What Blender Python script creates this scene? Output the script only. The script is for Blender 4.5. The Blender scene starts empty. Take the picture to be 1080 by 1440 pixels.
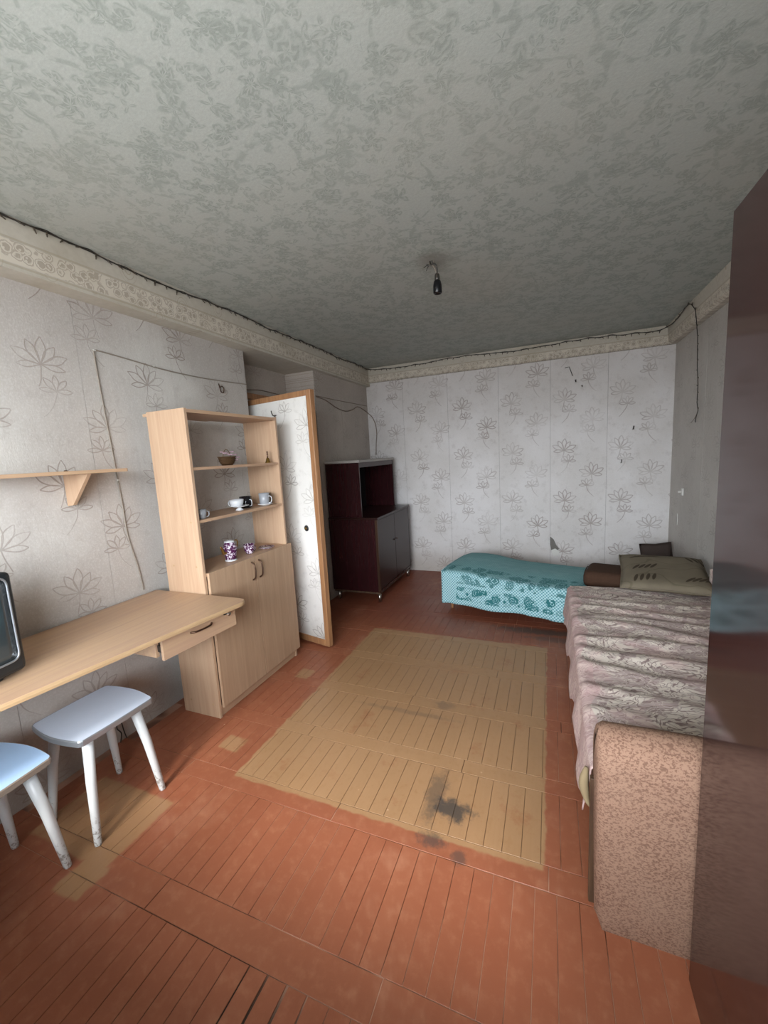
import bpy, bmesh, math, random
from mathutils import Vector, Matrix, noise
R = math.radians
random.seed(7)
C = bpy.context.scene.collection
scene = bpy.context.scene

# ------------------------------------------------------------------ camera
YAW, PITCH, ROLL, FPX, CAMH = .3898, .1391, -.0559, 571.19, 1.4542
def make_camera():
    cy, sy, cp, sp = math.cos(YAW), math.sin(YAW), math.cos(PITCH), math.sin(PITCH)
    f = Vector((-sy*cp, cy*cp, -sp)); r = Vector((cy, sy, 0)); u = r.cross(f)
    c, s = math.cos(ROLL), math.sin(ROLL)
    rr = c*r + s*u; uu = -s*r + c*u
    m = Matrix((rr, uu, -f)).transposed().to_4x4()
    m.translation = Vector((0, 0, CAMH))
    cam = bpy.data.cameras.new('camera'); o = bpy.data.objects.new('camera', cam); C.objects.link(o)
    cam.sensor_fit = 'HORIZONTAL'; cam.sensor_width = 36; cam.lens = 36*FPX/1080; cam.clip_start = .02
    o.matrix_world = m
    scene.camera = o
make_camera()

# ------------------------------------------------------------------ sky, light, exposure
w = bpy.data.worlds.new('overcast_sky'); scene.world = w; w.use_nodes = True
bg = w.node_tree.nodes['Background']; bg.inputs[1].default_value = 22.
_n = w.node_tree.nodes; _l = w.node_tree.links
_tc = _n.new('ShaderNodeTexCoord'); _sx = _n.new('ShaderNodeSeparateXYZ'); _mr = _n.new('ShaderNodeMapRange'); _mx = _n.new('ShaderNodeMix'); _mx.data_type = 'RGBA'
_l.new(_tc.outputs['Generated'], _sx.inputs[0]); _l.new(_sx.outputs[2], _mr.inputs[0]); _mr.inputs[1].default_value = -.06; _mr.inputs[2].default_value = .06
_l.new(_mr.outputs[0], _mx.inputs[0]); _mx.inputs[6].default_value = (.33, .34, .35, 1); _mx.inputs[7].default_value = (.88, .94, 1.0, 1)   # pale ground, overcast sky
_l.new(_mx.outputs[2], bg.inputs[0])
WX0, WX1, WZ0, WZ1, WY = -1.75, .30, .80, 2.28, -.42     # window opening in the wall behind the camera
la = bpy.data.lights.new('window_portal', 'AREA'); la.shape = 'RECTANGLE'; la.size = WX1-WX0; la.size_y = WZ1-WZ0
la.cycles.is_portal = True
lo = bpy.data.objects.new('window_portal', la); C.objects.link(lo)
lo.location = ((WX0+WX1)/2, WY-.20, (WZ0+WZ1)/2); lo.rotation_euler = (R(90), 0, 0)   # faces into the room (+y)
su = bpy.data.lights.new('hazy_sun', 'SUN'); su.energy = 3.0; su.angle = R(10); su.color = (1.0, .97, .93)
so_ = bpy.data.objects.new('hazy_sun', su); C.objects.link(so_); so_.rotation_euler = (R(90-35.5), 0, R(9))
scene.view_settings.view_transform = 'Standard'; scene.view_settings.look = 'None'
scene.view_settings.gamma = 1; scene.view_settings.use_curve_mapping = False
scene.view_settings.exposure = .45

# ------------------------------------------------------------------ node helpers
def lin(c):
    if isinstance(c, str):
        c = [int(c[i:i+2], 16)/255 for i in (0, 2, 4)]
    return tuple((v/12.92 if v <= .04045 else ((v+.055)/1.055)**2.4) for v in c) + (1,)
class V:
    """a float socket (or constant) with arithmetic"""
    def __init__(s, g, k): s.g, s.k = g, k
    def __add__(s, o): return s.g.m('ADD', s, o)
    def __sub__(s, o): return s.g.m('SUBTRACT', s, o)
    def __mul__(s, o): return s.g.m('MULTIPLY', s, o)
    def __truediv__(s, o): return s.g.m('DIVIDE', s, o)
    __radd__ = __add__; __rmul__ = __mul__
    def __rsub__(s, o): return s.g.m('SUBTRACT', o, s)
class G:
    def __init__(s, name):
        s.mat = bpy.data.materials.new(name); s.mat.use_nodes = True
        s.nt = s.mat.node_tree; s.b = s.nt.nodes['Principled BSDF']
    def n(s, t, **k):
        x = s.nt.nodes.new(t)
        for a, v in k.items(): setattr(x, a, v)
        return x
    def put(s, sock, v):
        if isinstance(v, V): s.nt.links.new(v.k, sock)
        elif isinstance(v, bpy.types.NodeSocket): s.nt.links.new(v, sock)
        else: sock.default_value = v
    def m(s, op, a, b=None, c=None):
        x = s.n('ShaderNodeMath', operation=op); s.put(x.inputs[0], a)
        if b is not None: s.put(x.inputs[1], b)
        if c is not None: s.put(x.inputs[2], c)
        return V(s, x.outputs[0])
    def f(s, op, a): return s.m(op, a)
    def pos(s, kind='world'):
        if kind == 'world': o = s.n('ShaderNodeNewGeometry').outputs['Position']
        elif kind == 'object': o = s.n('ShaderNodeTexCoord').outputs['Object']
        else: o = s.n('ShaderNodeTexCoord').outputs['UV']
        return o
    def sep(s, v):
        x = s.n('ShaderNodeSeparateXYZ'); s.nt.links.new(v, x.inputs[0]); return [V(s, o) for o in x.outputs]
    def comb(s, a, b, c=0.):
        x = s.n('ShaderNodeCombineXYZ')
        for i, q in enumerate((a, b, c)): s.put(x.inputs[i], q)
        return x.outputs[0]
    def map(s, v, scale=(1, 1, 1), rot=(0, 0, 0)):
        x = s.n('ShaderNodeMapping'); s.nt.links.new(v, x.inputs[0]); x.inputs['Scale'].default_value = scale; x.inputs['Rotation'].default_value = rot
        return x.outputs[0]
    def noise(s, v, scale=5, detail=3, rough=.5, dist=0.):
        x = s.n('ShaderNodeTexNoise'); s.nt.links.new(v, x.inputs['Vector'])
        x.inputs['Scale'].default_value = scale; x.inputs['Detail'].default_value = detail
        x.inputs['Roughness'].default_value = rough; x.inputs['Distortion'].default_value = dist
        return V(s, x.outputs['Fac'])
    def noisec(s, v, scale=5, detail=2):
        x = s.n('ShaderNodeTexNoise'); s.nt.links.new(v, x.inputs['Vector'])
        x.inputs['Scale'].default_value = scale; x.inputs['Detail'].default_value = detail
        return x.outputs['Color']
    def vor(s, v, scale=5, feature='F1', rnd=1.):
        x = s.n('ShaderNodeTexVoronoi', feature=feature); s.nt.links.new(v, x.inputs['Vector'])
        x.inputs['Scale'].default_value = scale; x.inputs['Randomness'].default_value = rnd
        return x
    def step(s, v, a, b, c0=0., c1=1.):
        x = s.n('ShaderNodeMapRange', interpolation_type='SMOOTHSTEP'); s.put(x.inputs[0], v)
        for i, q in enumerate((a, b, c0, c1)): s.put(x.inputs[i+1], q)
        return V(s, x.outputs[0])
    def mix(s, f, a, b, blend='MIX'):
        x = s.n('ShaderNodeMix', data_type='RGBA', blend_type=blend)
        s.put(x.inputs[0], f); s.put(x.inputs[6], a); s.put(x.inputs[7], b)
        return x.outputs[2]
    def vadd(s, a, b, k=1.):
        x = s.n('ShaderNodeVectorMath', operation='SCALE'); s.nt.links.new(b, x.inputs[0]); x.inputs['Scale'].default_value = k
        y = s.n('ShaderNodeVectorMath', operation='ADD'); s.nt.links.new(a, y.inputs[0]); s.nt.links.new(x.outputs[0], y.inputs[1])
        return y.outputs[0]
    def bump(s, h, st=.3, d=.002):
        x = s.n('ShaderNodeBump'); x.inputs['Strength'].default_value = st; x.inputs['Distance'].default_value = d
        s.put(x.inputs['Height'], h); s.nt.links.new(x.outputs[0], s.b.inputs['Normal'])
    def done(s, col, rough=.6, spec=.5, metal=0., coat=0.):
        s.put(s.b.inputs['Base Color'], col); s.put(s.b.inputs['Roughness'], rough)
        s.b.inputs['Specular IOR Level'].default_value = spec; s.put(s.b.inputs['Metallic'], metal)
        s.b.inputs['Coat Weight'].default_value = coat; s.b.inputs['Coat Roughness'].default_value = .06
        return s.mat
def plain(name, col, rough=.6, metal=0., spec=.5, var=.06, scale=30, coat=0.):
    g = G(name); p = g.pos('object'); nz = g.noise(p, scale, 3)
    c = lin(col); d = tuple(x*(1-2*var) for x in c[:3])+(1,)
    return g.done(g.mix(nz, d, c), rough, spec, metal, coat)

# ------------------------------------------------------------------ wallpaper motif
def vesica(g, x, y, ang, L, wd, th):
    c, s_ = math.cos(ang), math.sin(ang)
    t = (y*c + x*s_)/L; s = x*c - y*s_
    tc = g.m('MINIMUM', g.m('MAXIMUM', t, 0.), 1.)
    hw = g.f('SINE', g.m('POWER', tc, 1.25)*math.pi)*wd
    d = g.f('ABSOLUTE', g.f('ABSOLUTE', s)-hw)
    inside = g.m('LESS_THAN', g.f('ABSOLUTE', t-.5), .5)
    return g.step(d, th*.35, th, 1., 0.)*inside
def flower_lines(g, U, W_, cw, ch, th, u0=0.):
    u = (U-u0)/cw; col = g.f('FLOOR', u); par = g.f('ABSOLUTE', g.m('MODULO', col, 2.))
    v = W_/ch + par*.46; row = g.f('FLOOR', v)
    fx = (u-col-.5)*cw; fy = (v-row-.5)*ch
    wn = g.n('ShaderNodeTexWhiteNoise', noise_dimensions='2D'); g.nt.links.new(g.comb(col, row), wn.inputs['Vector'])
    rx, ry, rz = g.sep(wn.outputs['Color'])
    flip = 1.-par*2.
    fx = (fx + (rx-.5)*.02)*flip; fy = fy + (ry-.5)*.04 - .04
    # soften straightness
    wob = g.noise(g.comb(U, W_), 9, 2)-.5
    fx = fx + wob*.02
    acc = None
    k = cw/.265
    for a, L, wd in ((-95, .10, .014), (-62, .125, .020), (-28, .115, .019), (4, .125, .020), (36, .11, .019), (68, .125, .019), (100, .10, .014)):
        q = vesica(g, fx, fy, R(a), L*k, wd*k, th); acc = q if acc is None else g.m('MAXIMUM', acc, q)
    x2, y2 = fx-.045*k, fy+.115*k
    for a, L, wd in ((-85, .07, .010), (-40, .075, .013), (0, .075, .013), (42, .075, .013), (88, .075, .011)):
        acc = g.m('MAXIMUM', acc, vesica(g, x2, y2, R(a), L*k, wd*k, th))
    # stems
    for xx, yy, ln, cv in ((fx, fy, .10, .8), (x2, y2, .12, 1.6)):
        dd = g.f('ABSOLUTE', xx + yy*yy*cv*3.)
        ins = g.m('LESS_THAN', g.f('ABSOLUTE', yy+ln/2), ln/2)
        acc = g.m('MAXIMUM', acc, g.step(dd, th*.3, th*.9, 1., 0.)*ins)
    return acc*(rz*.5+.6)
def wallpaper(name, axis, base, base2, line, th=.0035, u0=0., strength=.75):
    g = G(name); p = g.pos(); x, y, z = g.sep(p)
    U = x if axis == 'x' else y
    fl = flower_lines(g, U, z, .265, .54, th, u0)
    fine = g.noise(p, 120, 2, .6); broad = g.noise(p, 1.7, 3); mid = g.noise(p, 14, 4, .7)
    c = g.mix(g.step(broad, .38, .68), lin(base), lin(base2))
    c = g.mix(g.step(mid, .5, .75, 0., .22), c, lin(line))
    c = g.mix(g.step(fine, .45, .7, 0., .14), c, (.85, .85, .85, 1))
    fade = g.step(g.noise(p, 5, 2), .35, .6, .35, 1.)
    c = g.mix(fl*fade*strength, c, lin(line))
    # browner toward the floor, with an uneven edge
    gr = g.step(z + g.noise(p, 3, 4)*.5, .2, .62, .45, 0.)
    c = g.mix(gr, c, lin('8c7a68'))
    fib = g.noise(g.map(p, (1, 1, .45)), 75, 2, .6, 1.5)
    crease = g.noise(g.map(p, (5, 5, .7)), 1.5, 2, .5, .6)
    h = fib*.5 + fl*.35 + crease*2.2
    g.bump(h, .55, .003)
    return g.done(c, .62, .35)
def border_mat(name, axis):
    g = G(name); p = g.pos(); x, y, z = g.sep(p); U = x if axis == 'x' else y
    t = (z-2.29)/.21
    c2 = g.comb(U, z)
    c2 = g.vadd(c2, g.noisec(c2, 45, 2), .014); v = g.vor(c2, 24, rnd=.7); d = V(g, v.outputs['Distance'])
    v2 = g.vor(c2, 60); d2 = V(g, v2.outputs['Distance'])
    ros = g.m('MAXIMUM', g.step(d, .30, .42, 1., 0.)*g.step(d2, .2, .45, .1, 1.), g.step(g.f('ABSOLUTE', d-.52), .02, .08, .8, 0.))
    band = g.step(g.f('ABSOLUTE', t-.34), .20, .23, 1., 0.)
    edge = g.step(g.f('ABSOLUTE', g.f('ABSOLUTE', t-.34)-.25), .015, .03, 1., 0.)
    v3 = g.vor(g.comb(U, z*.7), 7, rnd=.8); d3 = V(g, v3.outputs['Distance'])
    sc = g.step(g.f('ABSOLUTE', g.f('SINE', d3*34)), .0, .5, 1., 0.)*g.step(d3, .32, .42, 1., 0.)*(1.-band)*.6
    nz = g.noise(p, 40, 3)
    c = g.mix(nz, lin('b3ac9e'), lin('c8c2b6'))
    c = g.mix(band, c, lin('d0c8ba'))
    c = g.mix(g.m('MINIMUM', ros*band*.6, 1.), c, lin('8f8172'))
    c = g.mix(sc, c, lin('988a74')); c = g.mix(edge*.4, c, lin('9a8a72'))
    c = g.mix(g.step(g.noise(p, 2.5, 3), .5, .8, 0., .4), c, lin('a3977f'))
    g.bump(ros*band+nz*.4, .4, .0015)
    return g.done(c, .7, .3)
def ceiling_mat():
    g = G('ceiling_scroll_wallpaper'); p = g.pos(); x, y, z = g.sep(p)
    pw = g.vadd(g.comb(x, y), g.noisec(g.comb(x, y), 6, 2), .10)
    acc = None
    for sc, pet, sd, amp in ((7.5, 5., .0, 1.), (6.0, 3., .37, .9), (9.5, 4., .71, .85), (12., 3., .13, .8)):
        vv = g.n('ShaderNodeTexVoronoi'); vv.inputs['Scale'].default_value = sc; vv.inputs['Randomness'].default_value = .8
        q = g.n('ShaderNodeVectorMath', operation='ADD'); g.nt.links.new(pw, q.inputs[0]); q.inputs[1].default_value = (sd*3, sd*5, 0)
        g.nt.links.new(q.outputs[0], vv.inputs['Vector'])
        lo_ = g.n('ShaderNodeVectorMath', operation='SUBTRACT'); g.nt.links.new(q.outputs[0], lo_.inputs[0]); g.nt.links.new(vv.outputs['Position'], lo_.inputs[1])
        lx, ly, _ = g.sep(lo_.outputs[0]); r1, r2, r3 = g.sep(vv.outputs['Color'])
        ang = g.m('ARCTAN2', ly, lx) + r1*6.28
        rad = V(g, vv.outputs['Distance'])
        swirl = ang + rad*(r2-.5)*5.+(g.noise(p, 28, 2)-.5)*1.2
        lim = g.f('ABSOLUTE', g.f('COSINE', swirl*(pet/2)))*.30 + .10
        inside = g.step(rad-lim, -.09, .03, 1., 0.)
        vein = g.step(g.f('SINE', rad*38.+g.f('ABSOLUTE', g.f('SINE', swirl*pet))*3.), -.8, .8, .35, 1.)
        leaf = inside*vein*g.step(r3, .02, .1)*amp
        acc = leaf if acc is None else g.m('MAXIMUM', acc, leaf)
    vine = g.step(g.f('ABSOLUTE', g.noise(g.comb(x, y), 3.6, 1, .4, .3)-.5), .006, .022, .7, 0.)
    acc = g.m('MAXIMUM', acc, vine*g.step(g.noise(p, 30, 2), .4, .55))
    fine = g.noise(p, 90, 3, .7)
    c = g.mix(fine, lin('9b9f99'), lin('b6bab4'))
    acc = acc*g.step(fine, .3, .62, .6, 1.)
    c = g.mix(acc*.6, c, lin('768077'))
    c = g.mix(g.step(g.noise(p, 1.1, 3), .45, .7, 0., .3), c, lin('b0ada2'))
    # grey-brown patch where the lamp wires leave the ceiling
    dx = x+.58; dy = y-2.37
    rr = g.f('SQRT', dx*dx+dy*dy)+(g.noise(p, 9, 3)-.5)*.12
    c = g.mix(g.step(rr, .02, .17, .55, 0.), c, lin('6f675c'))
    g.bump(fine*.8+acc*.25, .4, .002)
    return g.done(c, .75, .25)

# ------------------------------------------------------------------ floor paint
PATCH = (-1.375, -.012, 1.305, 3.0)
def rect_mask(g, x, y, r, s=.006):
    a = g.step(x, r[0]-s, r[0]+s)*g.step(x, r[1]-s, r[1]+s, 1., 0.)
    return a*g.step(y, r[2]-s, r[2]+s)*g.step(y, r[3]-s, r[3]+s, 1., 0.)
def floor_mat(name, under=False):
    g = G(name); p = g.pos(); x, y, z = g.sep(p)
    ob = V(g, g.n('ShaderNodeObjectInfo').outputs['Random'])
    n1 = g.noise(p, 2.2, 4, .6); n2 = g.noise(p, 25, 4, .65); n3 = g.noise(g.map(p, (14, 1.2, 1)), 6, 3)
    wx = x+(g.noise(p, 16, 3)-.5)*.035; wy = y+(g.noise(p, 13, 3)-.5)*.035
    red = g.mix(n1, lin('8a5039'), lin('a16346')); red = g.mix(g.step(n2, .45, .8, 0., .35), red, lin('bd8262'))
    red = g.mix((ob-.5)*.14+.07, red, lin('7a3a26'))
    red = g.mix(g.step(y+n1*.5, 3.1, 3.7, 0., .55), red, lin('6e3427'))  # red darkened in colour toward the far wall, where light falls off
    # paler patches scattered over all the red paint
    red = g.mix(g.step(g.noise(g.map(p, (1, 1, 1)), 3.1, 5, .7), .52, .78, 0., .4), red, lin('bd8a6e'))
    och = g.mix(n1, lin('a17c58'), lin('b18c68')); och = g.mix(n3*.35, och, lin('936d4a'))
    och = g.mix((ob-.5)*.20+.10, och, lin('936f4b'))
    och = g.mix(g.step(n2, .5, .8, 0., .35), och, lin('8a6136'))
    och = g.mix(g.step(g.noise(p, 4.5, 5, .7), .57, .70, 0., .45), och, lin('8d5536'))
    m = rect_mask(g, wx, wy, PATCH)
    for r in ((-1.98, -1.52, .79, 1.10), (-1.60, -1.47, 1.43, 1.53), (-1.60, -1.50, 2.13, 2.24), (-1.63, -1.50, .68, .80)):
        m = g.m('MAXIMUM', m, rect_mask(g, wx, wy, r, .008)*.85)
    c = g.mix(m, red, och)
    # black-grey scuffs where the ochre paint has worn through, and dark streaks before the daybed
    sc = g.noise(g.map(p, (1, .8, 1)), 22, 4, .75)
    for cx, cy, rx, ry, a in ((-.37, 1.45, .085, .055, .9), (-.45, 1.50, .045, .14, .55), (-.415, 1.29, .06, .03, .7), (-.30, 1.26, .03, .03, .6), (-.05, 3.27, .40, .06, .75), (.05, 3.15, .2, .05, .5), (-.56, 2.12, .06, .04, .4), (-.75, 2.0, .3, .02, .3)):
        dx = (x-cx)/rx; dy = (y-cy)/ry
        q = g.step(g.f('SQRT', dx*dx+dy*dy)+(sc-.5)*2.2, .45, 1.25, a, 0.)
        c = g.mix(q, c, lin('47423e'))
    # small pale paint chips
    chv = g.vor(p, 5.5); cd = V(g, chv.outputs['Distance'])
    c = g.mix(g.step(cd, .018, .03, .6, 0.), c, lin('c9ab8c'))
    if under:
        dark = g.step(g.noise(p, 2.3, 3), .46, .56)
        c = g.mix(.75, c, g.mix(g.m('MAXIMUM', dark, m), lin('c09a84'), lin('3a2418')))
        c = g.mix(g.step(y, .66, .80, .85, 0.), c, lin('150a07'))  # near joints painted almost black as the shade of deep gaps
    g.bump(n2*.6+n3*.5+g.noise(p, 7, 2)*1.5, .35, .003)
    return g.done(c, g.step(n1, .3, .7, .36, .5), .45)

# ------------------------------------------------------------------ wood, cloth and small materials
def wood(name, a, b, axis='z', rough=.45, fine=1.):
    g = G(name); p = g.pos('object')
    s = {'x': (.6, 14, 14), 'y': (14, .6, 14), 'z': (14, 14, .6)}[axis]
    pm = g.map(p, s); n = g.noise(pm, 3*fine, 5, .65, .4); n2 = g.noise(pm, 11*fine, 3)
    c = g.mix(g.step(n, .3, .7), lin(a), lin(b)); c = g.mix(g.step(n2, .5, .75, 0., .25), c, lin(a))
    g.bump(n2, .08, .001)
    return g.done(c, rough, .4)
def teal_mat():
    g = G('turquoise_jacquard'); u, v, _ = g.sep(g.pos('uv'))
    P = g.comb(u, v)
    def dots(sc, th):
        a = g.f('SINE', u*sc)*g.f('SINE', v*sc); return g.step(a, th-.15, th+.15)
    lattice = dots(250., .05)
    vv = g.vor(g.vadd(P, g.noisec(P, 22, 2), .05), 12); d = V(g, vv.outputs['Distance'])
    vw = g.vor(P, 46); d2 = V(g, vw.outputs['Distance'])
    fl = g.m('MAXIMUM', g.step(g.f('ABSOLUTE', g.f('SINE', d*19)), .25, .55)*g.step(d, .46, .60, 1., 0.), g.step(d2, .18, .3, 1., 0.)*.6)
    # v counts from the free hem (0) upward over the front edge (about .28) and across the top
    hemband = g.step(v, .045, .05)*g.step(v, .165, .17, 1., 0.)
    upper = g.step(v, .19, .2)*g.step(v, .42, .45, 1., 0.)
    base_border = g.mix(lattice, lin('b4d6dd'), lin('619aa1'))
    c_top = g.mix(dots(210., .1)*.45, lin('6f9c9f'), lin('93bdc0'))
    c = g.mix(g.step(v, .27, .33), base_border, c_top)
    c = g.mix(hemband*fl, c, lin('327276')); c = g.mix(upper*fl*.85, c, lin('356c6e'))
    b2 = g.step(v, .50, .53)*g.step(v, .70, .74, 1., 0.)
    c = g.mix(g.step(v, .80, .82)*fl*.3, c, lin('4c8486')); c = g.mix(b2*fl*.35, c, lin('8fb5b8'))
    endb = g.step(u, .14, .15, 1., 0.)*g.step(v, .27, .3, 1., 0.)
    c = g.mix(endb, c, base_border)
    g.bump(lattice*.4+fl*.5+g.noise(P, 9, 3)*1.5, .4, .002)
    return g.done(c, .85, .2)
def cover_mat():
    g = G('patterned_beige_pink_cover'); u, v, _ = g.sep(g.pos('uv')); P = g.comb(u, v)
    P2 = g.vadd(g.map(P, (1.0, 1.7, 1)), g.noisec(P, 6, 3), .16)
    n = g.noise(P2, 4.6, 3, .5, .9)
    lines = g.f('ABSOLUTE', g.f('SINE', n*40.))
    a = g.step(lines, .12, .55)
    n2 = g.noise(P2, 10, 2, .5, .8); l2 = g.step(g.f('ABSOLUTE', g.f('SINE', n2*26.)), .08, .5)
    fill = g.step(g.noise(P2, 7, 2, .5, .5), .49, .53)
    c = g.mix(a, lin('8d7a76'), g.mix(fill, lin('d8ccc0'), lin('b09e99')))
    c = g.mix((1.-l2)*.7, c, g.mix(fill, lin('95837e'), lin('d6cabd')))
    pk = g.step(g.noise(P, 5.5, 2), .53, .64, 0., .35)
    c = g.mix(pk, c, lin('cfadaa'))
    c = g.mix(g.step(u, .245, .25, .55, 0.), c, lin('c4a3a0'))
    g.bump(a*.5+g.noise(P, 55, 2), .4, .002)
    return g.done(c, .9, .15)
def arm_mat():
    g = G('brown_speckled_upholstery'); p = g.pos('object')
    v = g.noise(g.map(p, (1, 1, 1.5)), 150, 2, .6, .5)
    c = g.mix(g.step(v, .46, .60, 0., .7), lin('8f705e'), lin('5a3f33'))
    c = g.mix(g.step(g.noise(p, 3, 3), .4, .7, 0., .3), c, lin('9f8370'))
    g.bump(v+g.noise(p, 300, 2)*.6, .5, .002)
    return g.done(c, .9, .15)
def cushion_mat():
    g = G('olive_leaf_print_cloth'); p = g.pos('object'); x, y, z = g.sep(p)
    acc = None
    for cx, cy, a0 in ((-.16, -.02, 25), (.17, .20, -20), (.13, -.19, 35), (-.15, .2, 60), (-.17, -.22, 10)):
        for k in range(4):
            X = x-cx-.035*k; Y = y-cy-.012*k
            q_in = None
            c_, s_ = math.cos(R(a0)), math.sin(R(a0))
            t = (Y*c_+X*s_)/.055; s = X*c_-Y*s_
            e = g.f('SQRT', t*t + (s/.011)*(s/.011))
            q = g.step(e, .8, 1.1, 1., 0.); acc = q if acc is None else g.m('MAXIMUM', acc, q)
    n = g.noise(p, 9, 3)
    c = g.mix(n, lin('6a6153'), lin('827866'))
    sw = g.step(g.f('ABSOLUTE', g.noise(p, 5, 1)-.5), .006, .02, .4, 0.)
    c = g.mix(sw, c, lin('57503c')); c = g.mix(acc*.85, c, lin('3a3024'))
    g.bump(n+g.noise(p, 200, 2), .4, .002)
    return g.done(c, .9, .15)
def purple_mat():
    g = G('purple_white_porcelain'); p = g.pos('object')
    n = g.noise(p, 75, 2, .5, 1.)
    c = g.mix(g.step(n, .52, .58), lin('4f2148'), lin('e0d4e0'))
    return g.done(c, .2, .5)
def white_leg():
    g = G('chipped_white_paint'); p = g.pos('object'); x, y, z = g.sep(p)
    n = g.noise(p, 60, 4, .7)
    c = g.mix(g.noise(p, 8, 2), lin('c4c6c6'), lin('dadcdc'))
    ch = g.step(n - z*.6, .50, .56)*g.step(z, .05, .16, 1., 0.)
    c = g.mix(ch*.7, c, lin('6b5d50'))
    return g.done(c, .35, .5)
def lacquer(name, a, b, rough=.12, ax='z', spec=.5, ior=1.5):
    g = G(name); p = g.pos('object'); s = {'z': (9, 9, .8), 'y': (9, .8, 9)}[ax]
    n = g.noise(g.map(p, s), 3, 4, .6)
    c = g.mix(n, lin(a), lin(b))
    g.bump(g.noise(p, 3.5, 2), .06, .004)
    g.b.inputs['IOR'].default_value = ior
    return g.done(c, rough, spec, 0., .0)

M = dict(
    wall_left=wallpaper('wallpaper_left', 'y', 'b3ada7', 'c5c1bb', '85766c', .0042, .03, .7),  # same paper as the far wall, toned down in colour against stronger light
    wall_far=wallpaper('wallpaper_far', 'x', 'cec9c6', 'dad6d5', '85756d', .0065, .012, .6),  # same paper as the left, lightened in colour to offset weaker light
    wall_right=wallpaper('wallpaper_right', 'y', 'b5afa8', 'c0bab3', '8a8078', .005, .2, .4),
    wall_niche=wallpaper('wallpaper_niche', 'y', 'ada39a', 'b8aea4', '8d8074', .004, 0, .5),
    door_paper=wallpaper('wallpaper_door', 'x', 'e6e4df', 'eeebe7', '8f857c', .0035, .1, .7),
    border_y=border_mat('border_left', 'y'), border_x=border_mat('border_far', 'x'), ceiling=ceiling_mat(),
    floor=floor_mat('painted_parquet'), under=floor_mat('parquet_gaps', True),
    beech=wood('beech_laminate', 'b5957a', 'c2a488', 'z', .42), beech_y=wood('beech_laminate_lengthwise', 'b4937a', 'c0a080', 'y', .4),
    beech_door=wood('beech_laminate_door', 'ab8d72', 'b99b7f', 'z', .4),
    edge=wood('laminate_edge', 'ad8f6c', 'bd9e78', 'y', .45), pine=wood('varnished_pine', '93694a', 'ad8058', 'z', .4),
    darkwood=wood('dark_brown_wood', '3b2a20', '57412f', 'z', .5), chip=plain('raw_chipboard', '8a7a68', .9),
    teal=teal_mat(), cover=cover_mat(), arm=arm_mat(), olive=cushion_mat(),
    under_cloth=plain('ochre_lining', '8d7a5c', .9),
    brown=plain('dark_brown_cloth', '4d382c', .95, spec=.15, scale=60, var=.15), dkcush=plain('dark_grey_brown_cloth', '4c423e', .95, spec=.1),
    wardrobe=lacquer('brown_polished_wardrobe', '2b1c1a', '372422', .09, 'z', .5, 1.5),
    cab=lacquer('dark_red_polished_veneer', '241012', '36171a', .2), cabfront=lacquer('dark_polished_doors', '22110f', '301a17', .28, spec=.35),
    cabtop=plain('pale_dusty_board', 'a9a49e', .6), cabdark=plain('cabinet_inside', '171112', .8),
    black=plain('black_plastic', '1b1c1e', .4, var=.1), tvbody=plain('tv_black_plastic', '1f2326', .35), screen=plain('tv_glass', '3a4448', .12, spec=.7),
    bluetop=plain('pale_blue_stool_laminate', 'd3dded', .25, spec=.6, var=.02), bluetop2=plain('sky_blue_stool_laminate', 'b4d3f6', .25, spec=.6, var=.02),
    alu=plain('aluminium_edging', 'a9aeb4', .35, .7), brownedge=plain('worn_brown_edging', '8d7f72', .5), leg=white_leg(),
    chrome=plain('dull_chrome', 'b5b0a8', .28, 1.), bronze=plain('bronze_handle', '5d4638', .35, .8), brass=plain('brass', '8e7038', .35, .9),
    gold=plain('gold_glaze', 'a9854a', .3, .9), white=plain('white_porcelain', 'd5d7da', .25, var=.02), blackp=plain('black_porcelain', '14151b', .15),
    grey=plain('grey_porcelain', '9ea1a6', .25), purple=purple_mat(), wicker=plain('brown_wicker', '5e4326', .7, var=.2, scale=200), pinkfl=plain('pink_silk_petal', 'c3a3b0', .8),
    leaf=plain('dried_leaf', '6b6a4a', .8), cable=plain('greyed_white_cable', '93897d', .6), cabledark=plain('brown_grey_cable', '7d6c5d', .6), wire=plain('dark_green_garland_wire', '2e2a24', .5),
    bulb=plain('small_smoky_bulb', '4a4034', .3), white_pl=plain('white_plastic', 'd8d6d0', .4), under_paper=plain('grey_paper_back', '77736e', .9), lampsock=plain('black_lamp_socket', '0d0d12', .3),
    window_paint=plain('white_window_paint', 'd8d8d4', .4), steel=plain('steel_rail', '6a6764', .4, .9), plaster=plain('grey_plaster', 'a8a49c', .9),
)
g = G('window_glass')
t_ = g.n('ShaderNodeBsdfTransparent'); gl = g.n('ShaderNodeBsdfGlossy'); gl.inputs['Roughness'].default_value = .02
mx = g.n('ShaderNodeMixShader'); mx.inputs[0].default_value = .06
g.nt.links.new(t_.outputs[0], mx.inputs[1]); g.nt.links.new(gl.outputs[0], mx.inputs[2])
g.nt.links.new(mx.outputs[0], g.nt.nodes['Material Output'].inputs[0]); M['glass'] = g.mat

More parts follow.
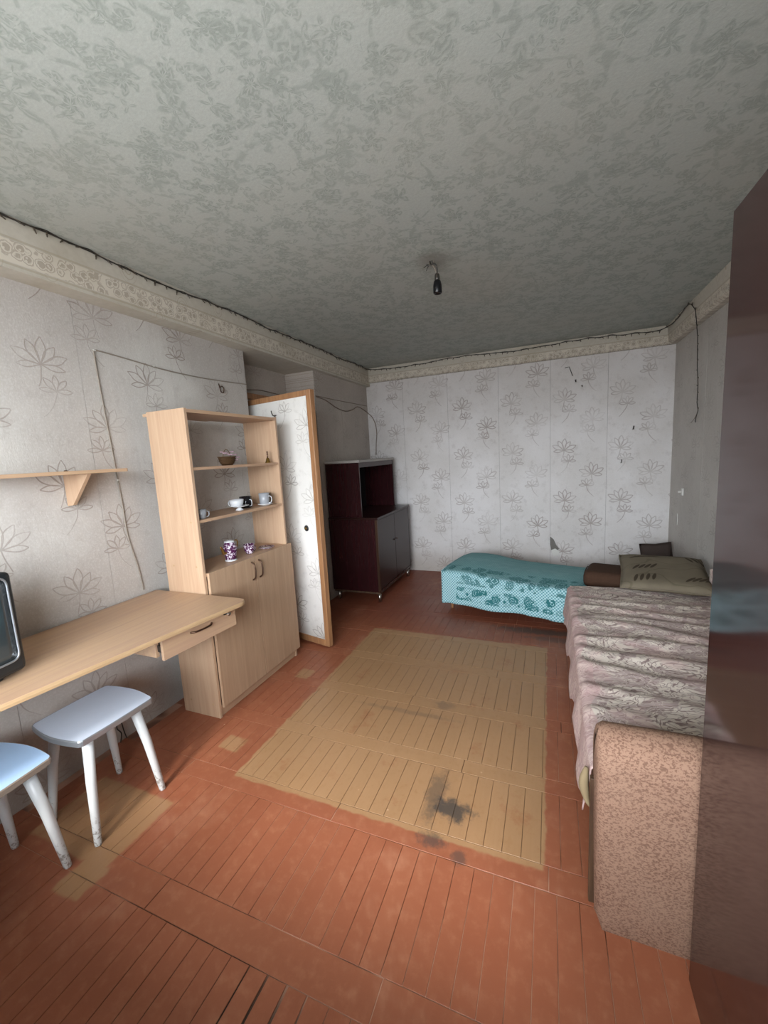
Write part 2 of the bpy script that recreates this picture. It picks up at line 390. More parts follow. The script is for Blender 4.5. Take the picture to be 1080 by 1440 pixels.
# ------------------------------------------------------------------ object helpers
def tag(o, label=None, cat=None, group=None, kind=None):
    if label: o['label'] = label
    if cat: o['category'] = cat
    if group: o['group'] = group
    if kind: o['kind'] = kind
    return o
def empty(name, loc=(0, 0, 0), rz=0., label=None, cat=None, group=None):
    o = bpy.data.objects.new(name, None); C.objects.link(o); o.location = loc; o.rotation_euler = (0, 0, rz); o.empty_display_size = .05
    return tag(o, label, cat, group)
def obj(name, bm, mat, parent=None, loc=None, rot=None, smooth=False):
    me = bpy.data.meshes.new(name); bmesh.ops.recalc_face_normals(bm, faces=bm.faces[:]); bm.to_mesh(me); bm.free()
    me.materials.append(mat)
    if smooth:
        for q in me.polygons: q.use_smooth = True
    o = bpy.data.objects.new(name, me); C.objects.link(o)
    if parent: o.parent = parent
    if loc: o.location = loc
    if rot: o.rotation_euler = rot
    return o
def autosmooth(o, ang=35):
    me = o.data
    for q in me.polygons: q.use_smooth = True
    bm = bmesh.new(); bm.from_mesh(me)
    for e in bm.edges:
        if len(e.link_faces) == 2 and e.calc_face_angle(0) > R(ang): e.smooth = False
    bm.to_mesh(me); bm.free(); return o
def box(x0, x1, y0, y1, z0, z1, bev=0., seg=1, bm=None):
    own = bm is None; b = bmesh.new()
    bmesh.ops.create_cube(b, size=1)
    for v in b.verts: v.co = Vector(((x0+x1)/2+v.co.x*(x1-x0), (y0+y1)/2+v.co.y*(y1-y0), (z0+z1)/2+v.co.z*(z1-z0)))
    if bev: bmesh.ops.bevel(b, geom=b.edges[:], offset=bev, segments=seg, affect='EDGES', profile=.5)
    if own: return b
    me = bpy.data.meshes.new('tmp'); b.to_mesh(me); b.free(); bm.from_mesh(me); bpy.data.meshes.remove(me); return bm
def prism(pts, z0, z1, bev=0., seg=1):
    b = bmesh.new(); lo_ = [b.verts.new((x, y, z0)) for x, y in pts]; hi = [b.verts.new((x, y, z1)) for x, y in pts]
    n = len(pts); b.faces.new(lo_[::-1]); b.faces.new(hi)
    for i in range(n): b.faces.new((lo_[i], lo_[(i+1) % n], hi[(i+1) % n], hi[i]))
    if bev:
        es = [e for e in b.edges if abs(e.verts[0].co.z-e.verts[1].co.z) < 1e-6]
        bmesh.ops.bevel(b, geom=es, offset=bev, segments=seg, affect='EDGES')
    return b
def lathe(prof, seg=20, bm=None, loc=(0, 0, 0), sx=1., sy=1.):
    b = bm or bmesh.new(); rings = []
    for r, z in prof:
        if r <= 1e-6: rings.append([b.verts.new((loc[0], loc[1], loc[2]+z))])
        else: rings.append([b.verts.new((loc[0]+r*sx*math.cos(2*math.pi*k/seg), loc[1]+r*sy*math.sin(2*math.pi*k/seg), loc[2]+z)) for k in range(seg)])
    for a, c in zip(rings, rings[1:]):
        for k in range(seg):
            k2 = (k+1) % seg
            if len(a) == 1 and len(c) == 1: continue
            if len(a) == 1: b.faces.new((a[0], c[k], c[k2]))
            elif len(c) == 1: b.faces.new((a[k], a[k2], c[0]))
            else: b.faces.new((a[k], a[k2], c[k2], c[k]))
    return b
def tube(pts, r, seg=8, bm=None, closed=False):
    b = bm or bmesh.new(); pts = [Vector(p) for p in pts]; rings = []; n = len(pts)
    rs = r if isinstance(r, (list, tuple)) else [r]*n
    prev = None
    for i, p in enumerate(pts):
        a = pts[max(i-1, 0)]; c = pts[min(i+1, n-1)]; t = (c-a).normalized()
        if prev is None:
            up = Vector((0, 0, 1)) if abs(t.z) < .9 else Vector((1, 0, 0)); s = t.cross(up).normalized()
        else: s = (prev - t*prev.dot(t)).normalized()
        prev = s; u = s.cross(t)
        rings.append([b.verts.new(p+(s*math.cos(2*math.pi*k/seg)+u*math.sin(2*math.pi*k/seg))*rs[i]) for k in range(seg)])
    for a, c in zip(rings, rings[1:]):
        for k in range(seg): b.faces.new((a[k], a[(k+1) % seg], c[(k+1) % seg], c[k]))
    b.faces.new(rings[0][::-1]); b.faces.new(rings[-1]); return b
def spline(pts, n=8):
    P = [Vector(p) for p in pts]; P = [P[0]*2-P[1]]+P+[P[-1]*2-P[-2]]; out = []
    for i in range(1, len(P)-2):
        for k in range(n):
            t = k/n; a, b, c, d = P[i-1:i+3]
            out.append(.5*((2*b)+(-a+c)*t+(2*a-5*b+4*c-d)*t*t+(-a+3*b-3*c+d)*t**3))
    out.append(P[-2]); return out
def grid(fn, nu, nv, uvfn=None, thick=0.):
    b = bmesh.new(); vs = [[b.verts.new(fn(i/nu, j/nv)) for j in range(nv+1)] for i in range(nu+1)]
    uvl = b.loops.layers.uv.new('UVMap')
    for i in range(nu):
        for j in range(nv):
            f = b.faces.new((vs[i][j], vs[i+1][j], vs[i+1][j+1], vs[i][j+1]))
            for l, (a, c) in zip(f.loops, ((i, j), (i+1, j), (i+1, j+1), (i, j+1))):
                l[uvl].uv = uvfn(a/nu, c/nv) if uvfn else (a/nu, c/nv)
    return b
def solid(o, t, off=-1):
    m = o.modifiers.new('thickness', 'SOLIDIFY'); m.thickness = t; m.offset = off; return o
def subsurf(o, n=2):
    m = o.modifiers.new('smooth', 'SUBSURF'); m.levels = n; m.render_levels = n; return o
def copy_tree(o, parent=None):
    c = o.copy(); C.objects.link(c)
    if parent: c.parent = parent
    for ch in list(o.children): copy_tree(ch, c)
    return c

# ------------------------------------------------------------------ room shell
XL, XP, XR, YF, H = -2.15, -2.09, 1.103, 4.73, 2.5
S = 'structure'
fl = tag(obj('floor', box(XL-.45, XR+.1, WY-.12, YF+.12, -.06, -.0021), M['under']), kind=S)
tag(obj('ceiling', box(XL-.45, XR+.1, WY-.12, YF+.12, H, H+.1), M['ceiling']), kind=S)
wl = tag(obj('wall_left', box(XL-.12, XL-.002, WY-.12, 2.60, 0, H), M['wall_niche']), kind=S)
wp = tag(obj('wall_left', box(XL-.30, XP, 3.50, YF+.12, 0, H), M['wall_niche']), kind=S)
tag(obj('wall_left', box(XL-.42, XL-.26, 2.44, 3.62, 0, H), M['wall_niche']), kind=S)
tag(obj('wall_left', box(XL-.30, XL-.12, 2.44, 2.60, 0, H), M['wall_niche']), kind=S)
wf = tag(obj('wall_far', box(XP-.2, XR+.12, YF+.002, YF+.12, 0, H), M['under_paper']), kind=S)
wr = tag(obj('wall_right', box(XR+.002, XR+.12, WY-.12, YF+.12, 0, H), M['wall_right']), kind=S)
# wall behind the camera with its window opening
bb = box(XL-.3, WX0, WY-.12, WY, 0, H); box(WX1, XR+.12, WY-.12, WY, 0, H, bm=bb); box(WX0, WX1, WY-.12, WY, 0, WZ0, bm=bb); box(WX0, WX1, WY-.12, WY, WZ1, H, bm=bb)
tag(obj('wall_back', bb, M['plaster']), kind=S)
tag(obj('sky_shade_slab', box(XL-.6, XR+.4, WY-1.15, WY-.13, 2.36, 2.46), M['plaster']), kind=S)  # unseen slab added over the window to keep high sky off the near floor
win = tag(empty('window_1', ((WX0+WX1)/2, WY-.09, WZ0)), kind=S)
def fr(x0, x1, z0, z1, y0=WY-.11, y1=WY-.05):
    q = obj('window_frame', box(x0, x1, y0, y1, z0, z1, .004), M['window_paint'], win); q.matrix_parent_inverse = Matrix.Translation(-win.location); return q
fr(WX0, WX0+.06, WZ0, WZ1); fr(WX1-.06, WX1, WZ0, WZ1); fr(WX0+.06, WX1-.06, WZ0, WZ0+.06); fr(WX0+.06, WX1-.06, WZ1-.06, WZ1)
xm = WX0+.72; fr(xm, xm+.06, WZ0+.06, WZ1-.06); 
for a, b_ in ((WX0+.06, xm), (xm+.06, WX1-.06)):
    q = obj('pane', box(a, b_, WY-.083, WY-.079, WZ0+.06, WZ1-.06), M['glass'], win); q.matrix_parent_inverse = Matrix.Translation(-win.location)
q = obj('window_sill', box(WX0-.05, WX1+.03, WY-.05, WY+.28, WZ0-.035, WZ0, .006, 2), M['window_paint'], win); q.matrix_parent_inverse = Matrix.Translation(-win.location)  # unseen sill, made this deep to shade the near floor

# wallpaper strips, each hung on its wall, with real butt joints
def strips(parent, mat, axis, seams, z0, z1, face, sign):
    for i, (a, b_) in enumerate(zip(seams, seams[1:])):
        t = .0024 + .0005*(i % 2); gp = .0011
        nz, nu = 18, 8
        def fn(u, v, a=a, b_=b_, t=t, i=i):
            U = a+gp+(b_-a-2*gp)*u; Z = z0+(z1-z0)*v
            bulge = .003*(.5+.5*noise.noise(Vector((U*1.7, Z*.9, face*3))))
            lift = 0
            d = face+sign*(t+bulge+lift)
            return (U, d, Z) if axis == 'x' else (d, U, Z)
        bm = grid(fn, nu, nz)
        o = obj('wallpaper_strip', bm, mat, parent, smooth=True)
        # thickness toward the wall
        me = o.data; bm = bmesh.new(); bm.from_mesh(me)
        n = Vector((0, -1, 0)) if axis == 'x' else Vector((1 if sign > 0 else -1, 0, 0))
        bm.normal_update(); bm.faces.ensure_lookup_table()
        if bm.faces[0].normal.dot(n) < 0: bmesh.ops.reverse_faces(bm, faces=bm.faces[:])
        for e in bm.edges:
            if e.is_boundary: e.smooth = False
        bm.to_mesh(me); bm.free(); solid(o, .0016)
strips(wf, M['wall_far'], 'x', [-2.09, -1.62, -1.08, -.515, .012, .545, XR], 0., 2.33, YF+.002, -1)
strips(wl, M['wall_left'], 'y', [WY, -.05, .38, .90, 1.385, 1.93, 2.46, 2.60], 0., 2.29, XL-.002, 1)
strips(wp, M['wall_niche'], 'y', [3.50, 4.03, 4.56, YF], 0., 2.29, XP, 1)
strips(wr, M['wall_right'], 'y', [1.2, 1.73, 2.26, 2.8, 3.33, 3.87, 4.40, YF], 0., 2.33, XR+.002, -1)
# boxed-out beam with paper border on the left, slanted cornices on the far and right walls
tag(obj('trim_1', box(XL-.26, -2.035, WY, YF, 2.29, 2.4995), M['border_y']), kind=S)
def cornice(name, pts, mat, length_axis, a, b_):
    bm = bmesh.new(); A_ = []; B_ = []
    for (p, z) in pts:
        A_.append(bm.verts.new((a, p, z) if length_axis == 'x' else (p, a, z))); B_.append(bm.verts.new((b_, p, z) if length_axis == 'x' else (p, b_, z)))
    n = len(pts); bm.faces.new(A_); bm.faces.new(B_[::-1])
    for i in range(n): bm.faces.new((A_[i], A_[(i+1) % n], B_[(i+1) % n], B_[i]))
    return tag(obj(name, bm, mat), kind=S)
cornice('trim_2', [(YF+.01, 2.333), (YF-.022, 2.333), (YF-.035, 2.345), (YF-.035, 2.4995), (YF+.01, 2.4995)], M['border_x'], 'x', -2.034, XR)
cornice('trim_3', [(XR+.01, 2.333), (XR-.045, 2.333), (XR-.07, 2.35), (XR-.085, 2.4995), (XR+.01, 2.4995)], M['border_y'], 'y', WY, YF-.035)

# ------------------------------------------------------------------ parquet: every board its own piece
bands = [(-.30, -.20), (.21, .31), (.745, .85), (1.24, 1.33), (1.655, 1.735), (2.07, 2.16), (2.50, 2.59), (2.93, 3.02), (3.36, 3.45), (3.79, 3.88), (4.22, 4.31)]
BW = .0665
def board_mesh(wd, ln):
    bm = box(-wd/2, wd/2, -ln/2, ln/2, -.0019, 0)
    es = [e for e in bm.edges if all(v.co.z > -.0005 for v in e.verts)]
    bmesh.ops.bevel(bm, geom=es, offset=.0006, segments=1, affect='EDGES')
    me = bpy.data.meshes.new('floor_board'); bm.to_mesh(me); bm.free(); me.materials.append(M['floor']); return me
single = []; far_boards = []
cache = {}
def put_board(cx, cy, wd, ln, visible, k):
    if visible and len(single) < 298:
        key = (round(wd, 4), round(ln, 4))
        if key not in cache: cache[key] = board_mesh(*key)
        o = bpy.data.objects.new('floor_board', cache[key]); C.objects.link(o); o.parent = fl
        o.location = (cx, cy, random.uniform(0, .0005)); o.rotation_euler = (0, random.uniform(-.003, .003), random.uniform(-.0006, .0006)); single.append(o)
    else: far_boards.append((cx, cy, wd, ln))
edges = [(-.20, .21), (.31, .745), (.85, 1.24), (1.33, 1.655), (1.735, 2.07), (2.16, 2.50), (2.59, 2.93), (3.02, 3.36), (3.45, 3.79), (3.88, 4.22), (4.31, YF)]
for ri, (a, b_) in enumerate(edges):
    off = random.uniform(0, BW); x = XL+off-BW
    while x < XR:
        c = x+BW/2; yc = (a+b_)/2
        lo_x = -1.3 if yc < .6 else (-2.1 if yc > .9 else -2.1)
        if yc < .3: vis = False
        elif yc < .6: vis = -1.15 < c < .40
        elif yc < 1.2: vis = -2.15 < c < .40
        elif yc < 2.55: vis = (-2.15 if yc < 1.55 else -1.78) < c < .16
        elif yc < 3.5: vis = -1.75 < c < .22
        else: vis = -1.5 < c < -.75
        if XL < x-.0 and x+BW < XR:
            gp = .0018
            if ri == 1 and -.80 < c < -.60: gp = .0075       # the wide-open joints near the camera
            put_board(c, yc, BW-gp, b_-a-.003, vis, ri)
        x += BW
for bi, (a, b_) in enumerate(bands):
    x = XL - (bi*.37 % .8)
    while x < XR:
        L = .82; x0 = max(x, XL); x1 = min(x+L, XR)
        if x1-x0 > .05:
            c = (x0+x1)/2; put_board(c, (a+b_)/2, x1-x0-.003, b_-a-.0025, a > .2 and a < 3.5 and -1.9 < c < .5, bi)
        x += L
bm = bmesh.new()
for cx, cy, wd, ln in far_boards: box(cx-wd/2, cx+wd/2, cy-ln/2, cy+ln/2, -.0019, random.uniform(.0, .0005), bm=bm)
tag(obj('floor_board', bm, M['floor'], fl), kind='stuff')

# ------------------------------------------------------------------ open wallpapered door leaf in the niche
dv = Vector((-1.56, 2.574)) ; dh = Vector((-2.33, 2.752)); ang = math.atan2(dv.y-dh.y, dv.x-dh.x); DW = (dv-dh).length
dr = tag(empty('door_1', (dh.x, dh.y, .0), ang), 'white wallpapered door leaf with varnished pine edge standing open in the niche', None, None, S)
obj('door_panel', box(.05, DW-.045, -.012, .022, .062, 1.905), M['door_paper'], dr)
obj('door_stile', box(DW-.045, DW, -.02, .025, .012, 1.945, .003), M['pine'], dr)
obj('door_stile', box(0, .05, -.02, .025, .012, 1.945, .003), M['pine'], dr)
obj('door_rail', box(.05, DW-.045, -.019, .025, .012, .062, .002), M['pine'], dr)
obj('door_rail', box(.05, DW-.045, -.019, .025, 1.905, 1.945, .002), M['pine'], dr)
lk = obj('lock_rosette', lathe([(0, .006), (.017, .006), (.021, .003), (.024, 0), (.024, -.002)], 24), M['black'], dr, (DW-.153, -.012, .935), (R(90), 0, 0), True)
obj('lock_cylinder', lathe([(0, .010), (.007, .010), (.009, .006), (.009, 0)], 16), M['brass'], lk, (0, 0, .003), None, True)
hk = obj('coat_hook', tube(spline([(0, 0, 0), (0, -.03, -.004), (.01, -.05, .012), (.012, -.055, .03)], 5), .004, 8), M['steel'], dr, (DW-.38, -.012, 1.80), None, True)
bm = tube(spline([(0, -.012, -.004), (.014, -.03, -.03), (.022, -.045, -.045), (.026, -.055, -.03)], 5), .004, 8)
obj('hook_prong', bm, M['steel'], hk, None, None, True)
# frame strip of the doorway above and beside the leaf
tag(obj('trim_4', box(-2.40, -2.36, 2.615, 3.49, 1.99, 2.04, .003), M['pine']), kind=S)

# ------------------------------------------------------------------ bookcase
BX0, BX1, BY0, BY1_ = -2.03, -1.755, 1.62, 2.40
bc = empty('bookcase', (0, 0, 0), 0, 'tall beech laminate bookcase with three open shelves over a two-door cupboard', 'bookcase')
T = .018
obj('side_panel', box(BX0, BX1, BY0, BY0+T, 0, 1.755, .001), M['beech'], bc)
obj('side_panel', box(BX0, BX1, BY1_-T, BY1_, 0, 1.755, .001), M['beech'], bc)
obj('top_panel', box(BX0, BX1-.001, BY0+T, BY1_-T, 1.733, 1.751), M['beech_y'], bc)
for z in (1.445,): obj('shelf', box(BX0+.01, BX1-.004, BY0+T, BY1_-T, z-.016, z), M['beech_y'], bc)
obj('shelf', box(BX0+.01, BX1-.004, BY0+T, BY1_-T, 1.142, 1.158), M['beech_y'], bc)
obj('cupboard_top', box(BX0+.01, BX1+.001, BY0+T, BY1_-T, .842, .860), M['beech_y'], bc)
obj('plinth', box(BX1-.025, BX1-.008, BY0+T, BY1_-T, .002, .055), M['beech_y'], bc)
obj('bottom_panel', box(BX0+.01, BX1-.004, BY0+T, BY1_-T, .056, .072), M['beech_y'], bc)
obj('back_panel', box(BX0, BX0+.004, BY0+T, BY1_-T, .06, .85), M['chip'], bc)
tb = obj('back_strip', box(BX0-.05, BX0, BY0+T, BY0+T+.45, 1.735, 1.75), M['beech_y'], bc)
def bow(parent, loc, L=.10, h=.024, r=.0045, rot=(0, 0, 0), mat='bronze'):
    pts = [(0, 0, -L/2), (h*.8, 0, -L*.36), (h, 0, -L*.1), (h, 0, L*.1), (h*.8, 0, L*.36), (0, 0, L/2)]
    return obj('handle', tube(spline(pts, 4), r, 8), M[mat], parent, loc, rot, True)
for y0, y1, hy in ((BY0+T+.002, 2.018, 1.985), (2.022, 2.418, 2.052)):
    d = obj('cupboard_door', box(0, .017, 0, y1-y0, .060, .862, .0012), M['beech_door'], bc, (BX1+.002, y0, 0))
    bow(d, (.017, hy-y0, .775), .115, .026, .005)
for y, z in ((BY0-.0015, 1.0), (BY0-.0015, .30)):
    pass
for (x, z) in ((-1.80, .90), (-1.80, .08), (-1.97, .08), (-1.97, .90), (-1.80, 1.15)):
    obj('cam_cap', lathe([(0, .0012), (.005, .0012), (.006, 0)], 12), M['edge'], bc, (x, BY0, z), (R(90), 0, 0))

# things on the shelves
def handle_loop(parent, x, y, z, h, w_, r, mat, a=0.):
    pts = [(math.cos(a)*d, math.sin(a)*d, q) for d, q in ((0, h*.9), (w_*.8, h*.85), (w_, h*.5), (w_*.75, h*.1), (0, 0))]
    return obj('handle', tube(spline([(x+p[0], y+p[1], z+p[2]) for p in pts], 5), r, 8), M[mat], parent, None, None, True)
def cup(name, loc, r, h, mat, label, cat='cup', taper=.75, ha=None, hmat=None, group=None):
    o = empty(name, loc, 0, label, cat, group)
    t = .0022
    obj('body', lathe([(0, 0), (r*taper*.8, 0), (r*taper, .004), (r*.93, h*.45), (r, h), (r-t, h), (r*.93-t, h*.45), (r*taper-t, .007), (0, .006)], 24), M[mat], o, None, None, True)
    if ha is not None: handle_loop(o, math.cos(ha)*r*.88, math.sin(ha)*r*.88, h*.15, h*.65, h*.32, .0028, hmat or mat, ha)
    return o
def saucer(loc, r, mat, label):
    o = empty('saucer', loc, 0, label, 'saucer')
    obj('plate', lathe([(0, .001), (r*.45, 0), (r*.5, .002), (r*.9, .010), (r, .013), (r-.002, .0145), (r*.5, .005), (0, .004)], 28), M[mat], o, None, None, True)
    return o
S1, S2, S3 = 1.445, 1.158, .860
# basket of silk flowers
bk = empty('basket', (-1.86, 2.005, S1), 0, 'small wicker basket of pink silk flowers on the top open shelf', 'basket')
obj('bowl', lathe([(0, 0), (.030, 0), (.044, .022), (.050, .050), (.052, .052), (.046, .050), (.040, .022), (.0, .006)], 24, sx=.8, sy=1.25), M['wicker'], bk, None, None, True)
for zz, rr_ in ((.012, .038), (.026, .046), (.040, .0495), (.052, .0525)):
    obj('wicker_ring', tube([(rr_*.8*math.cos(k*math.pi/12), rr_*1.25*math.sin(k*math.pi/12), zz) for k in range(25)], .0026, 6), M['wicker'], bk, None, None, True)
obj('handle', tube(spline([(0, -.035, .05), (.0, -.02, .085), (.0, 0, .098), (.0, .02, .085), (0, .035, .05)], 5), .002, 6), M['brass'], bk, None, None, True)
for k in range(7):
    fx, fy, fz = ((0.01, .058, .062), (.015, .075, .045), (0, .046, .080), (.01, -.02, .072), (-.02, -.01, .08), (.02, .01, .062), (.01, .066, .028))[k]
    bm = bmesh.new()
    for j in range(5):
        a = j*1.2566; lathe([(0, -.002), (.008, .001), (.009, .005), (0, .007)], 8, bm, (fx+.009*math.cos(a), fy+.009*math.sin(a), fz))
    q = obj('flower', bm, M['pinkfl'], bk, None, None, True)
# brass bell
bl = empty('hand_bell', (-1.80, 2.325, S1), 0, 'small brass hand bell at the right end of the top shelf', 'bell')
obj('bell_body', lathe([(.020, 0), (.019, .004), (.013, .016), (.010, .030), (.004, .036), (0, .037)], 20), M['brass'], bl, None, None, True)
obj('handle', lathe([(.003, .034), (.006, .042), (.003, .050), (.006, .058), (.004, .068), (.007, .074), (0, .082)], 14), M['bronze'], bl, None, None, True)
# middle shelf
cup('cup', (-1.80, 1.70, S2), .026, .052, 'grey', 'small grey and white cup alone at the left end of the middle shelf', ha=R(60))
st = empty('cake_stand', (-1.83, 2.035, S2), 0, 'small white footed dish holding a cup on the middle shelf', 'dish')
obj('foot', lathe([(0, 0), (.026, 0), (.022, .006), (.012, .014), (.012, .020), (0, .021)], 20), M['white'], st, None, None, True)
obj('plate', lathe([(0, .0195), (.030, .020), (.056, .026), (.060, .029), (.056, .030), (0, .025)], 28), M['white'], st, None, None, True)
cup('cup', (-1.845, 2.03, S2+.0255), .045, .042, 'white', 'wide low white cup on the footed dish of the middle shelf', taper=.8, ha=R(200))
cup('mug', (-1.87, 2.145, S2), .040, .075, 'blackp', 'black mug right beside the white footed dish', 'mug', taper=.9, ha=R(-10), hmat='white')
cup('cup', (-1.93, 2.225, S2), .030, .062, 'white', 'white cup half hidden behind the saucer on the middle shelf', taper=.8)
saucer((-1.80, 2.255, S2), .052, 'white', 'white saucer at the shelf edge under the grey mug')
cup('mug', (-1.805, 2.255, S2+.005), .036, .080, 'grey', 'pale grey mug standing on the white saucer', 'mug', taper=.9, ha=R(5), hmat='white')
cup('mug', (-1.86, 2.335, S2), .034, .078, 'blackp', 'black mug in the right corner of the middle shelf', 'mug', taper=.9)
# lower: purple set
tp = empty('cream_jug', (-1.83, 1.915, S3), 0, 'tall purple and white patterned jug with gold spout and handle on the cupboard top', 'jug')
obj('body', lathe([(0, .004), (.032, .006), (.033, .02), (.040, .055), (.041, .085), (.034, .105), (.030, .116), (.0285, .116), (.030, .10), (0, .02)], 28), M['purple'], tp, None, None, True)
obj('foot', lathe([(0, 0), (.036, 0), (.037, .004), (.032, .008), (0, .008)], 24), M['white'], tp, None, None, True)
obj('lid', lathe([(.031, .1165), (.031, .121), (.020, .126), (.006, .130), (0, .130)], 24), M['white'], tp, None, None, True)
obj('spout', tube(spline([(0, -.036, .055), (0, -.056, .060), (0, -.064, .082), (0, -.074, .100)], 5), [.010]*6+[.008]*5+[.006]*5, 10), M['gold'], tp, None, None, True)
obj('handle', tube(spline([(0, .030, .108), (0, .058, .118), (0, .070, .100), (0, .060, .075), (0, .040, .062)], 5), .0042, 8), M['gold'], tp, None, None, True)
cup('cup', (-1.83, 2.085, S3), .036, .064, 'purple', 'purple and white patterned cup between the jug and the upturned saucer', taper=.6, ha=R(80))
so = saucer((-1.81, 2.235, S3), .055, 'purple', 'purple rimmed saucer with white centre at the right of the cupboard top')
obj('saucer_well', lathe([(0, .0052), (.030, .006), (.031, .008), (0, .0085)], 24), M['white'], so, None, None, True)

# ------------------------------------------------------------------ desk
dk = empty('desk', (0, 0, 0), 0, 'long beech laminate wall desk with a small drawer hung under its end', 'desk')
def rounded(pts, radii, n=6):
    out = []; N = len(pts)
    for i, (p, r) in enumerate(zip(pts, radii)):
        p = Vector(p); a = Vector(pts[i-1]); c = Vector(pts[(i+1) % N])
        if r <= 0: out.append((p.x, p.y)); continue
        d1 = (a-p).normalized(); d2 = (c-p).normalized(); s = p+d1*r; e = p+d2*r
        for k in range(n+1):
            t = k/n; q = s*(1-t)**2+p*2*t*(1-t)+e*t*t; out.append((q.x, q.y))
    return out
top_pts = rounded([(-2.125, .05), (-1.66, .05), (-1.452, 1.612), (-2.125, 1.612)], [0, 0, .06, 0])
obj('desk_top', prism(top_pts, .728, .750, .0015), M['beech_y'], dk)
epts = [(x+.0015*(1 if x > -2.1 else 0), y) for x, y in top_pts]
bm = tube([(x, y, .739) for x, y in top_pts[1:-1]], .0016, 4)
for v in bm.verts: v.co.z = .739+(v.co.z-.739)*6.5
obj('edge_band', bm, M['edge'], dk)
obj('drawer_side', box(-2.02, -1.62, 1.185, 1.201, .615, .727), M['beech_y'], dk)
obj('drawer_side', box(-2.02, -1.62, 1.575, 1.591, .615, .727), M['beech_y'], dk)
dd = obj('drawer', box(0, .016, 0, .412, 0, .112, .001), M['beech_y'], dk, (-1.585, 1.183, .610), (0, 0, R(-5)))
bow(dd, (.016, .20, .070), .12, .022, .0045, (R(90), 0, 0))
obj('drawer_box', box(-.36, 0, .03, .375, .012, .085), M['chip'], dd)
obj('slide_rail', box(-.30, -.004, .008, .018, .03, .06), M['steel'], dd)
k_ = obj('lock', lathe([(0, .006), (.009, .006), (.011, .0)], 16), M['black'], dd, (.016, .345, .088), (0, R(90), 0), True)
kk = obj('key', lathe([(0, .0), (.003, .0), (.003, .022), (.010, .026), (.010, .030), (0, .030)], 12), M['chrome'], k_, (0, 0, .004), None, True)
obj('side_panel', box(-2.12, -1.70, .10, .118, 0, .727), M['beech'], dk)
obj('support_cleat', box(-2.125, -2.105, .14, 1.60, .68, .727), M['beech_y'], dk)

# television on the desk
tv = empty('television', (-1.725, .625, .750), R(10), 'black tube television on the near end of the desk', 'television')
obj('bezel', box(-.07, .0, -.21, .168, .012, .375, .018, 3), M['tvbody'], tv, None, None, False)
bm = bmesh.new()
b0 = [(-.06, -.195, .02), (-.06, .155, .02), (-.06, .155, .36), (-.06, -.195, .36)]; b1 = [(-.30, -.13, .05), (-.30, .09, .05), (-.30, .09, .29), (-.30, -.13, .29)]
va = [bm.verts.new(p) for p in b0]; vb = [bm.verts.new(p) for p in b1]
bm.faces.new(va); bm.faces.new(vb[::-1])
for i in range(4): bm.faces.new((va[i], va[(i+1) % 4], vb[(i+1) % 4], vb[i]))
bmesh.ops.bevel(bm, geom=bm.edges[:], offset=.02, segments=3, affect='EDGES')
obj('back_shell', bm, M['tvbody'], tv)
def scr(u, v):
    y = -.178+.316*u; z = .065+.285*v; k = .012*(1-(2*u-1)**2)*(1-(2*v-1)**2)
    return (.001+k, y, z)
solid(obj('screen', grid(scr, 12, 12), M['screen'], tv, None, None, True), .004)
obj('screen_surround', tube([(.001, y, z) for y, z in rounded([(-.185, .058), (.145, .058), (.145, .358), (-.185, .358)], [.03]*4)]+[(.001, -.155, .058)], .004, 6), M['alu'], tv, None, None, True)
obj('foot', box(-.24, -.02, -.14, .10, 0, .018, .005), M['tvbody'], tv)
for y in (-.16, -.13): obj('button', lathe([(0, .004), (.006, .004), (.006, 0)], 12), M['black'], tv, (.0, y, .035), (0, R(90), 0))

# wall shelf
sh = empty('wall_shelf', (0, 0, 0), 0, 'narrow beech wall shelf on a triangular bracket above the desk', 'shelf')
obj('shelf_board', prism(rounded([(-2.142, .15), (-1.945, .15), (-1.945, 1.415), (-2.142, 1.415)], [0, 0, .012, 0], 3), 1.445, 1.461, .001), M['beech_y'], sh)
def bracket(y):
    bm = prism([(-2.142, 1.444), (-1.86-.10, 1.444), (-2.10, 1.30), (-2.142, 1.295)], y-.008, y+.008)
    for v in bm.verts: v.co = Vector((v.co.x, v.co.z, v.co.y))
    return obj('bracket', bm, M['beech'], sh)
bracket(1.235); bracket(.45)
obj('screw_cap', lathe([(0, .006), (.007, .005), (.008, 0)], 12), M['bronze'], sh, (-2.13, 1.235, 1.461), None, True)

